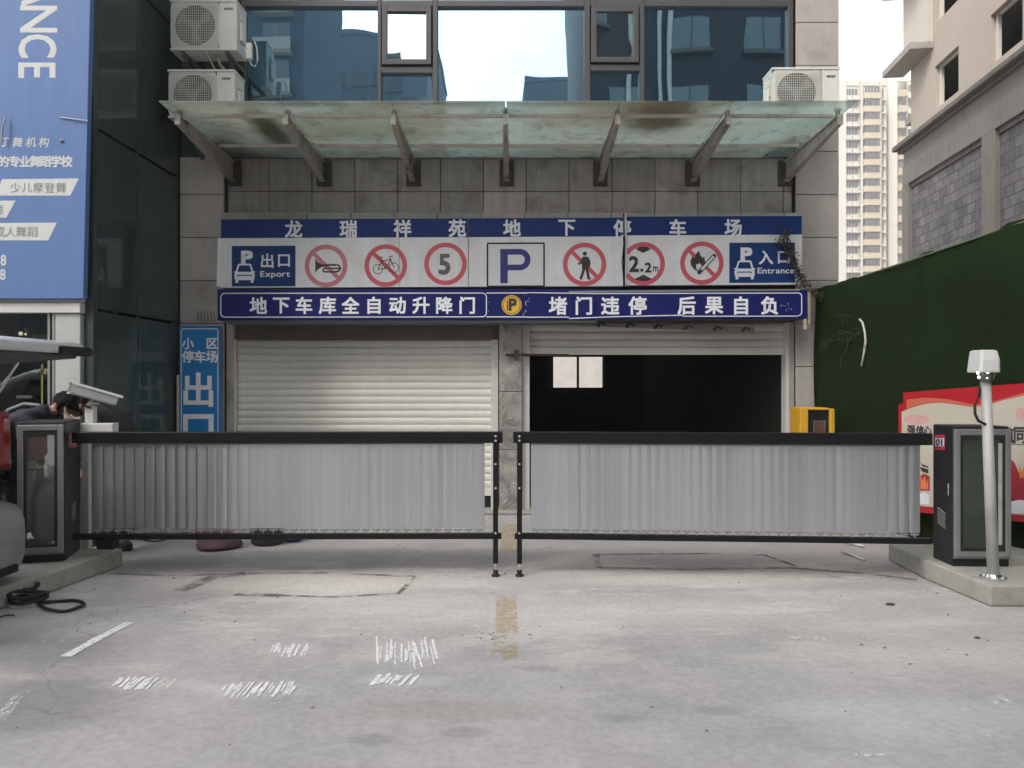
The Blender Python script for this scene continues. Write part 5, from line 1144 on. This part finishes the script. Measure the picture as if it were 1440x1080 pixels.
def gtube(name, pts, r, lab, z=.012, mt=RUBBER, cat='cable'):
    q = [G(*c) + Vector((0, 0, z + .006 * (i % 2))) for i, c in enumerate(pts)]; fine = []
    for i in range(len(q) - 1):
        a, b, c, d = q[max(i - 1, 0)], q[i], q[i + 1], q[min(i + 2, len(q) - 1)]
        for s_ in range(6):
            t = s_ / 6; fine.append(.5 * ((2 * b) + (c - a) * t + (2 * a - 5 * b + 4 * c - d) * t * t + (-a + 3 * b - 3 * c + d) * t ** 3))
    fine.append(q[-1]); m = MB(); m.tube(fine, r, 6); return tag(m.build(name, mt, smooth=True), lab, cat)
gtube('cable', [(32, 846), (55, 838), (54, 850), (66, 860), (90, 862), (112, 857), (118, 851), (105, 848), (82, 848), (60, 850), (48, 846), (30, 850)], .011, 'black cable looped on the ground beside the cable heap')
gtube('cable', [(-30, 880), (5, 870), (20, 868)], .006, 'thin straight black wire lying on the ground below the silver van')
gtube('cable', [(175, 752), (215, 764), (245, 756), (262, 752), (300, 756)], .008, 'thin dark cable trailing on the ground behind the boom gate near the mauve sack')
m = MB(); rr = random.Random(4)
for k_ in range(7):
    c = G(18 + rr.uniform(-22, 26), 846 + rr.uniform(-6, 8)); r_ = rr.uniform(.07, .14); m.tube([c + Vector((r_ * cos(t * .7 + k_), r_ * .7 * sin(t * .7 + k_), .02 + .012 * k_ + .012 * sin(t * 1.3))) for t in range(11)], .014, 6)
tag(m.build('cable_heap', RUBBER, smooth=True), 'tangled heap of thick black cable under the silver van', 'cable heap')
for i, (px, py, l_) in enumerate(((895, 851, .10), (1245, 897, .05))):
    c = G(960 + px / 3 - 298 if i == 0 else px, py); c = G(1252, 851) if i == 0 else G(1374, 898)
    m = MB(); m.blob((c.x, c.y, .008), .018 + .014 * (1 - i), 8, 5, 1.2, .6, .2, .3); tag(m.build('dead_leaf', mat('leaf_brown', (.06, .045, .03), .3, 9) if i == 0 else bpy.data.materials['leaf_brown']), ('larger dark dead leaf on the pale ground beside the kerb island' if i == 0 else 'smaller dark dead leaf lying further from the gate on the ground'), 'leaf', 'dead leaves')

# ------------------------------------------------------------------ silver car with its tailgate raised
cr = thing('silver_car', 'silver van with its tailgate raised beside a gate cabinet', 'car', (-5.4, 4.65, 0))
yc = 4.68
def csec(x, hw, zl, zh, tumble=.0, n=8):
    pts = []; rd = .12
    pr = [(-hw * .94, zl), (-hw, zl + .12), (-hw, zl + (zh - zl) * .45), (-hw + tumble * .5, zl + (zh - zl) * .75), (-hw + tumble, zh - .10), (-hw + tumble + .10, zh - .015), (-hw * .4, zh + .01)]
    return [(x, yc + y, z) for y, z in pr] + [(x, yc - y, z) for y, z in pr[::-1]]
m = MB(); m.loft([csec(-7.4, .66, .32, .78), csec(-7.3, .74, .26, .92), csec(-6.9, .80, .22, 1.02, .04), csec(-6.55, .83, .22, 1.12, .06), csec(-5.9, .84, .22, 1.66, .14), csec(-5.4, .845, .22, 1.74, .14), csec(-4.3, .845, .22, 1.74, .14), csec(-4.05, .835, .24, 1.70, .13), csec(-3.72, .83, .24, 1.34, .07), csec(-3.62, .82, .26, 1.05, .05)])
m.build('body', SILVER, cr, smooth=True, sub=1)
m = MB(); m.loft([[(x, yc + y, z) for y, z in ((-.80, .16), (.80, .16), (.84, .3), (.83, .60), (.78, .80), (-.78, .80), (-.83, .60), (-.84, .3))] for x in (-3.72, -3.56)] + [[(-3.45, yc + y, z) for y, z in ((-.74, .18), (.74, .18), (.80, .3), (.79, .60), (.74, .72), (-.74, .72), (-.79, .60), (-.80, .3))]] + [[(-3.41, yc + y, z) for y, z in ((-.66, .22), (.66, .22), (.72, .32), (.71, .55), (.66, .64), (-.66, .64), (-.71, .55), (-.72, .32))]])
m.build('rear_bumper', SILVER, cr, smooth=True, sub=1)
m = MB(); m.prism([(-3.62, yc - .62, .84), (-3.62, yc + .62, .84), (-4.0, yc + .58, 1.64), (-4.0, yc - .58, 1.64)], (.035, 0, .02)); m.build('boot_shade_panel', DARKVOID, cr)  # dark panel laid over the tail paints the shade of the open boot
for s_ in (-1, 1):
    m = MB(); m.loft([[(-3.74, yc + s_ * y, z) for y, z in ((.74, .92), (.86, .90), (.84, 1.34), (.72, 1.36))], [(-3.60, yc + s_ * y, z) for y, z in ((.69, .93), (.84, .91), (.81, 1.33), (.68, 1.34))], [(-3.565, yc + s_ * y, z) for y, z in ((.70, .97), (.79, .96), (.77, 1.29), (.69, 1.30))]]); m.build('tail_light', LAMPRED, cr, bevel=.01)
    for x in (-4.15, -6.65):
        m = MB(); y = yc + s_ * .76; m.cyl((x, y - .09, .30), (x, y + .09, .30), .30, n=28); wh = m.build('wheel', RUBBER, cr, bevel=.02)
        m = MB(); m.cyl((x, y + s_ * .091, .30), (x, y + s_ * .097, .30), .19, .17, n=20); m.build('rim', ALU, wh)
    m = MB(); m.prism([(-5.75, yc + s_ * .845, 1.02), (-3.95, yc + s_ * .835, 1.02), (-4.0, yc + s_ * .715, 1.56), (-5.55, yc + s_ * .715, 1.56)], (0, s_ * .012, 0)); m.build('side_window', CARGLASS, cr)
m = MB(); m.tube([(-3.735, yc - .84, .83), (-3.60, yc - .80, .83), (-3.60, yc + .80, .83), (-3.735, yc + .84, .83)], .006, 6); m.box(-3.47, -3.405, yc - .62, yc + .62, .235, .285); m.build('bumper_trim', BLACK, cr)
m = MB(); rings = []
for x, z, th in ((-3.86, 1.735, .05), (-3.5, 1.79, .05), (-3.2, 1.81, .055), (-3.0, 1.80, .06), (-2.93, 1.775, .05)):
    y0 = yc - .66; y1 = yc + .66 - (.0 if x < -3.05 else .03); rings.append([(x, y0, z - th), (x, y1, z - th), (x, y1 + .01, z - th * .3), (x, y1 - .05, z + .012), (x, y0 + .05, z + .012), (x, y0 - .01, z - th * .3)])
m.loft(rings); tg = m.build('tailgate', mat('pale_silver_paint', (.55, .56, .55), .04, 3, .3, metal=.1, coat=.3), cr, smooth=True, bevel=.01)
m = MB(); m.prism([(-3.80, yc - .58, 1.672), (-2.99, yc - .60, 1.735), (-2.99, yc + .60, 1.735), (-3.80, yc + .58, 1.672)], (0, 0, -.035)); m.build('tailgate_lining', mat('grey_lining', (.09, .09, .09), .1, 5, .8), tg, bevel=.01)
m = MB(); m.box(-2.99, -2.915, yc + .28, yc + .675, 1.715, 1.778); m.build('corner_cap', BLACK, tg, bevel=.02, seg=3)
for s_ in (-1, 1):
    m = MB(); m.tube([(-3.70, yc + s_ * .60, 1.2), (-3.36, yc + s_ * .56, 1.69)], .010, 8); m.build('gas_strut', CHROME, tg)

# ------------------------------------------------------------------ two people bending over behind the left cabinet
def skin_mesh(name, verts, edges, radii, mt, parent, sub=2, root=0, crease=0):
    off = wloc(parent); me = bpy.data.meshes.new('skin_tmp'); me.from_pydata([tuple(Vector(v) - off) for v in verts], edges, []); o = bpy.data.objects.new('skin_tmp', me); COL.objects.link(o)
    o.modifiers.new('skin', 'SKIN'); s_ = o.modifiers.new('sub', 'SUBSURF'); s_.levels = sub; s_.render_levels = sub
    for i, r_ in enumerate(radii):
        d = me.skin_vertices[0].data[i]; d.radius = (r_, r_) if isinstance(r_, (int, float)) else r_; d.use_root = (i == root)
    dg = bpy.context.evaluated_depsgraph_get(); dg.update(); nm = bpy.data.meshes.new_from_object(o.evaluated_get(dg)); bpy.data.objects.remove(o); bpy.data.meshes.remove(me)
    nm.materials.clear(); nm.materials.append(mt); nm.name = name
    for p in nm.polygons: p.use_smooth = True
    if crease:
        for v in nm.vertices:
            c = v.co; v.co = c + v.normal * crease * (sin(c.x * 31 + c.z * 23) * sin(c.y * 27 - c.x * 17) + .6 * sin(c.z * 52 + c.y * 37 + c.x * 11))
    ob = bpy.data.objects.new(name, nm); COL.objects.link(ob); ob.parent = parent; return ob
def person(label, base, J, coat, trousers):
    """J: joint -> world point (pelvis, waist, chest, neck, head, crown and both limbs)."""
    J = {k: Vector(v) for k, v in J.items()}; t = thing('person', label, 'person', base)
    names, V, E, Rr = {}, [], [], []
    def add(n_, p, r_, par=None):
        names[n_] = len(V); V.append(p); Rr.append(r_)
        if par is not None: E.append((names[par], names[n_]))
    add('pelvis', J['pelvis'], .115); add('waist', J['waist'], .105, 'pelvis'); add('chest', J['chest'], .115, 'waist'); add('neck0', J['neck'], .055, 'chest')
    hd_ = J['head']; dirn = (hd_ - J['neck']).normalized(); fwd = J['face'].normalized()
    add('neck1', J['neck'].lerp(hd_, .45), .052, 'neck0'); add('skull', hd_, .088, 'neck1'); add('crown', hd_ + dirn * .07, .075, 'skull')
    add('jaw', hd_ + fwd * .05 - dirn * .05, .050, 'skull'); add('nose', hd_ + fwd * .105 - dirn * .015, .012, 'skull')
    for s_ in 'LR':
        add('sh' + s_, J['shoulder' + s_], .052, 'chest'); add('el' + s_, J['elbow' + s_], .043, 'sh' + s_); add('wr' + s_, J['wrist' + s_], .028, 'el' + s_)
        d = (J['wrist' + s_] - J['elbow' + s_]).normalized(); sd_ = d.cross(fwd).normalized() if d.cross(fwd).length > .1 else d.orthogonal().normalized()
        pm = J['wrist' + s_] + d * .075; add('palm' + s_, pm, (.036, .020), 'wr' + s_)
        for k_, (off_, ln) in enumerate(((-.03, .075), (-.010, .088), (.010, .082), (.03, .065))):
            b_ = pm + d * .02 + sd_ * off_; add(f'f{k_}a{s_}', b_, .0095, 'palm' + s_); add(f'f{k_}b{s_}', b_ + d * ln * .55 - fwd * .008, .0085, f'f{k_}a{s_}'); add(f'f{k_}c{s_}', b_ + d * ln - fwd * .03, .007, f'f{k_}b{s_}')
        add('th' + s_, J['wrist' + s_] + d * .045 - sd_ * .045, .010, 'palm' + s_); add('thb' + s_, J['wrist' + s_] + d * .085 - sd_ * .058, .008, 'th' + s_)
        add('hp' + s_, J['hip' + s_], .092, 'pelvis'); add('kn' + s_, J['knee' + s_], .060, 'hp' + s_); add('an' + s_, J['ankle' + s_], .040, 'kn' + s_); add('to' + s_, J['toe' + s_], .036, 'an' + s_)
    body = skin_mesh('body', V, E, Rr, SKIN, t)
    # coat: torso and sleeves
    cv = [J['pelvis'] + (J['pelvis'] - J['waist']).normalized() * .06, J['pelvis'], J['waist'], J['chest'], J['chest'].lerp(J['neck'], 1.1)]; ce = [(0, 1), (1, 2), (2, 3), (3, 4)]; cr_ = [.175, .175, .17, .185, .088]
    for s_ in 'LR':
        i = len(cv); cv += [J['shoulder' + s_], J['elbow' + s_], J['wrist' + s_].lerp(J['elbow' + s_], .06)]; cr_ += [.115, .078, .056]; ce += [(3, i), (i, i + 1), (i + 1, i + 2)]
    ct = skin_mesh('coat', cv, ce, cr_, coat, t, 3, 0, .010)
    tv = [J['pelvis']]; te = []; tr_ = [.15]
    for s_ in 'LR':
        i = len(tv); tv += [J['hip' + s_], J['knee' + s_], J['ankle' + s_] + Vector((0, 0, .02))]; tr_ += [.105, .075, .062]; te += [(0, i), (i, i + 1), (i + 1, i + 2)]
    skin_mesh('trousers', tv, te, tr_, trousers, t, 3, 0, .008)
    for s_ in 'LR':
        a_, b_ = J['ankle' + s_], J['toe' + s_]; d = (b_ - a_); d.z = 0; d.normalize(); n_ = Vector((-d.y, d.x, 0)); m = MB()
        m.loft([[Vector((a_.x, a_.y, 0)) + d * u + n_ * (w_ * c) + Vector((0, 0, z)) for c, z in ((-1, base[2] + .002), (1, base[2] + .002), (1, base[2] + h_ * .6), (.5, base[2] + h_), (-.5, base[2] + h_), (-1, base[2] + h_ * .6))] for u, w_, h_ in ((-.085, .028, .07), (-.04, .040, .095), (.06, .044, .085), (.13, .046, .06), (.18, .030, .04))]); m.build('shoe', RUBBER, t, smooth=True, bevel=.006)
    m = MB(); hair_c = hd_ + dirn * .035 - fwd * .022; bmesh.ops.create_icosphere(m.b, subdivisions=4, radius=1)
    rr = random.Random(int(abs(base[0]) * 100))
    for v in m.b.verts:
        n_ = v.co.copy(); k_ = .106 + .006 * sin(n_.x * 9) * sin(n_.y * 11) + rr.uniform(-.003, .004)
        if n_.dot(fwd) > .35 and n_.dot(dirn) < .45: k_ = .045
        if n_.dot(dirn) < -.55: k_ = .05
        v.co = hair_c + n_ * k_
    m.build('hair', HAIR, t, smooth=True)
    sd_ = dirn.cross(fwd).normalized()
    for k_ in (-1, 1):
        m = MB(); m.blob(hd_ + fwd * .070 + sd_ * .032 * k_ + dirn * .012, .011, 10, 8); m.build('eye', mat('eye_white', (.5, .48, .46), 0, rough=.2) if 'eye_white' not in bpy.data.materials else bpy.data.materials['eye_white'], t)
        m = MB(); m.blob(hd_ + sd_ * .092 * k_ - fwd * .008 - dirn * .005, .030, 10, 8, .55, .55, 1); m.build('ear', SKIN, t, smooth=True)
    m = MB(); c = hd_ + fwd * .078 - dirn * .052; m.tube([c - sd_ * .018, c + fwd * .003, c + sd_ * .018], .005, 6); m.build('mouth', mat('lip', (.30, .13, .11), .1, 9) if 'lip' not in bpy.data.materials else bpy.data.materials['lip'], t)
    return t
# left one, dark hair, bends to the right with hands at hip height
def pp(px, py, Y): return P(px, py, Y)
Ya = 6.78
person('person in a dark navy jacket bending forward behind the silvery gate cabinet', (-4.55, Ya, 0), dict(pelvis=(-4.58, Ya, .93), waist=(-4.46, Ya, 1.05), chest=(-4.24, Ya, 1.20), neck=(-4.06, Ya - .02, 1.275), head=(-3.935, Ya - .03, 1.325), face=(.80, -.10, -.60),
    shoulderL=(-4.17, Ya + .17, 1.20), elbowL=(-4.10, Ya + .2, .93), wristL=(-3.92, Ya + .1, .78), shoulderR=(-4.17, Ya - .17, 1.20), elbowR=(-4.12, Ya - .2, .93), wristR=(-3.92, Ya - .1, .80),
    hipL=(-4.58, Ya + .1, .88), kneeL=(-4.50, Ya + .12, .48), ankleL=(-4.58, Ya + .12, .08), toeL=(-4.44, Ya + .13, .045), hipR=(-4.58, Ya - .1, .88), kneeR=(-4.50, Ya - .12, .48), ankleR=(-4.58, Ya - .12, .08), toeR=(-4.44, Ya - .13, .045)), JACKET, DENIM)
Yb = 6.88
pa = bpy.data.objects['person']; m = MB(); m.tube([(-4.44, Ya - .14, 1.20), (-4.34, Ya - .16, 1.295), (-4.22, Ya - .14, 1.345), (-4.12, Ya - .10, 1.335), (-4.08, Ya - .14, 1.26)], .017, 8); m.build('shoulder_strap', mat('grey_strap', (.16, .17, .19), .1, 9), pa, smooth=True)
person('person in a black coat stooping to the left beside the white camera post', (-3.55, Yb, 0), dict(pelvis=(-3.50, Yb, .90), waist=(-3.50, Yb, 1.05), chest=(-3.60, Yb - .02, 1.20), neck=(-3.72, Yb - .03, 1.27), head=(-3.82, Yb - .04, 1.30), face=(-.75, -.25, -.60),
    shoulderL=(-3.62, Yb - .17, 1.19), elbowL=(-3.66, Yb - .25, .99), wristL=(-3.80, Yb - .22, 1.17), shoulderR=(-3.62, Yb + .17, 1.19), elbowR=(-3.72, Yb + .2, .93), wristR=(-3.90, Yb + .1, .85),
    hipL=(-3.52, Yb - .1, .86), kneeL=(-3.60, Yb - .11, .47), ankleL=(-3.56, Yb - .1, .08), toeL=(-3.70, Yb - .11, .045), hipR=(-3.52, Yb + .1, .86), kneeR=(-3.60, Yb + .1, .47), ankleR=(-3.54, Yb + .1, .08), toeR=(-3.68, Yb + .1, .045)), COAT, DENIM)

# ------------------------------------------------------------------ thin city haze
m = MB(); m.box(-1000, 1000, -1000, 1400, -3.5, 95)
k = NT('pale_haze'); k.t.nodes.remove(k.bsdf); v = k.n('VolumePrincipled'); v.inputs['Color'].default_value = (.95, .95, .95, 1); v.inputs['Density'].default_value = .0017; v.inputs['Anisotropy'].default_value = .2
k.L(v.outputs[0], k.out.inputs['Volume']); stuff('haze', m, k.m, 'thin pale haze that whitens the far towers', 'haze')
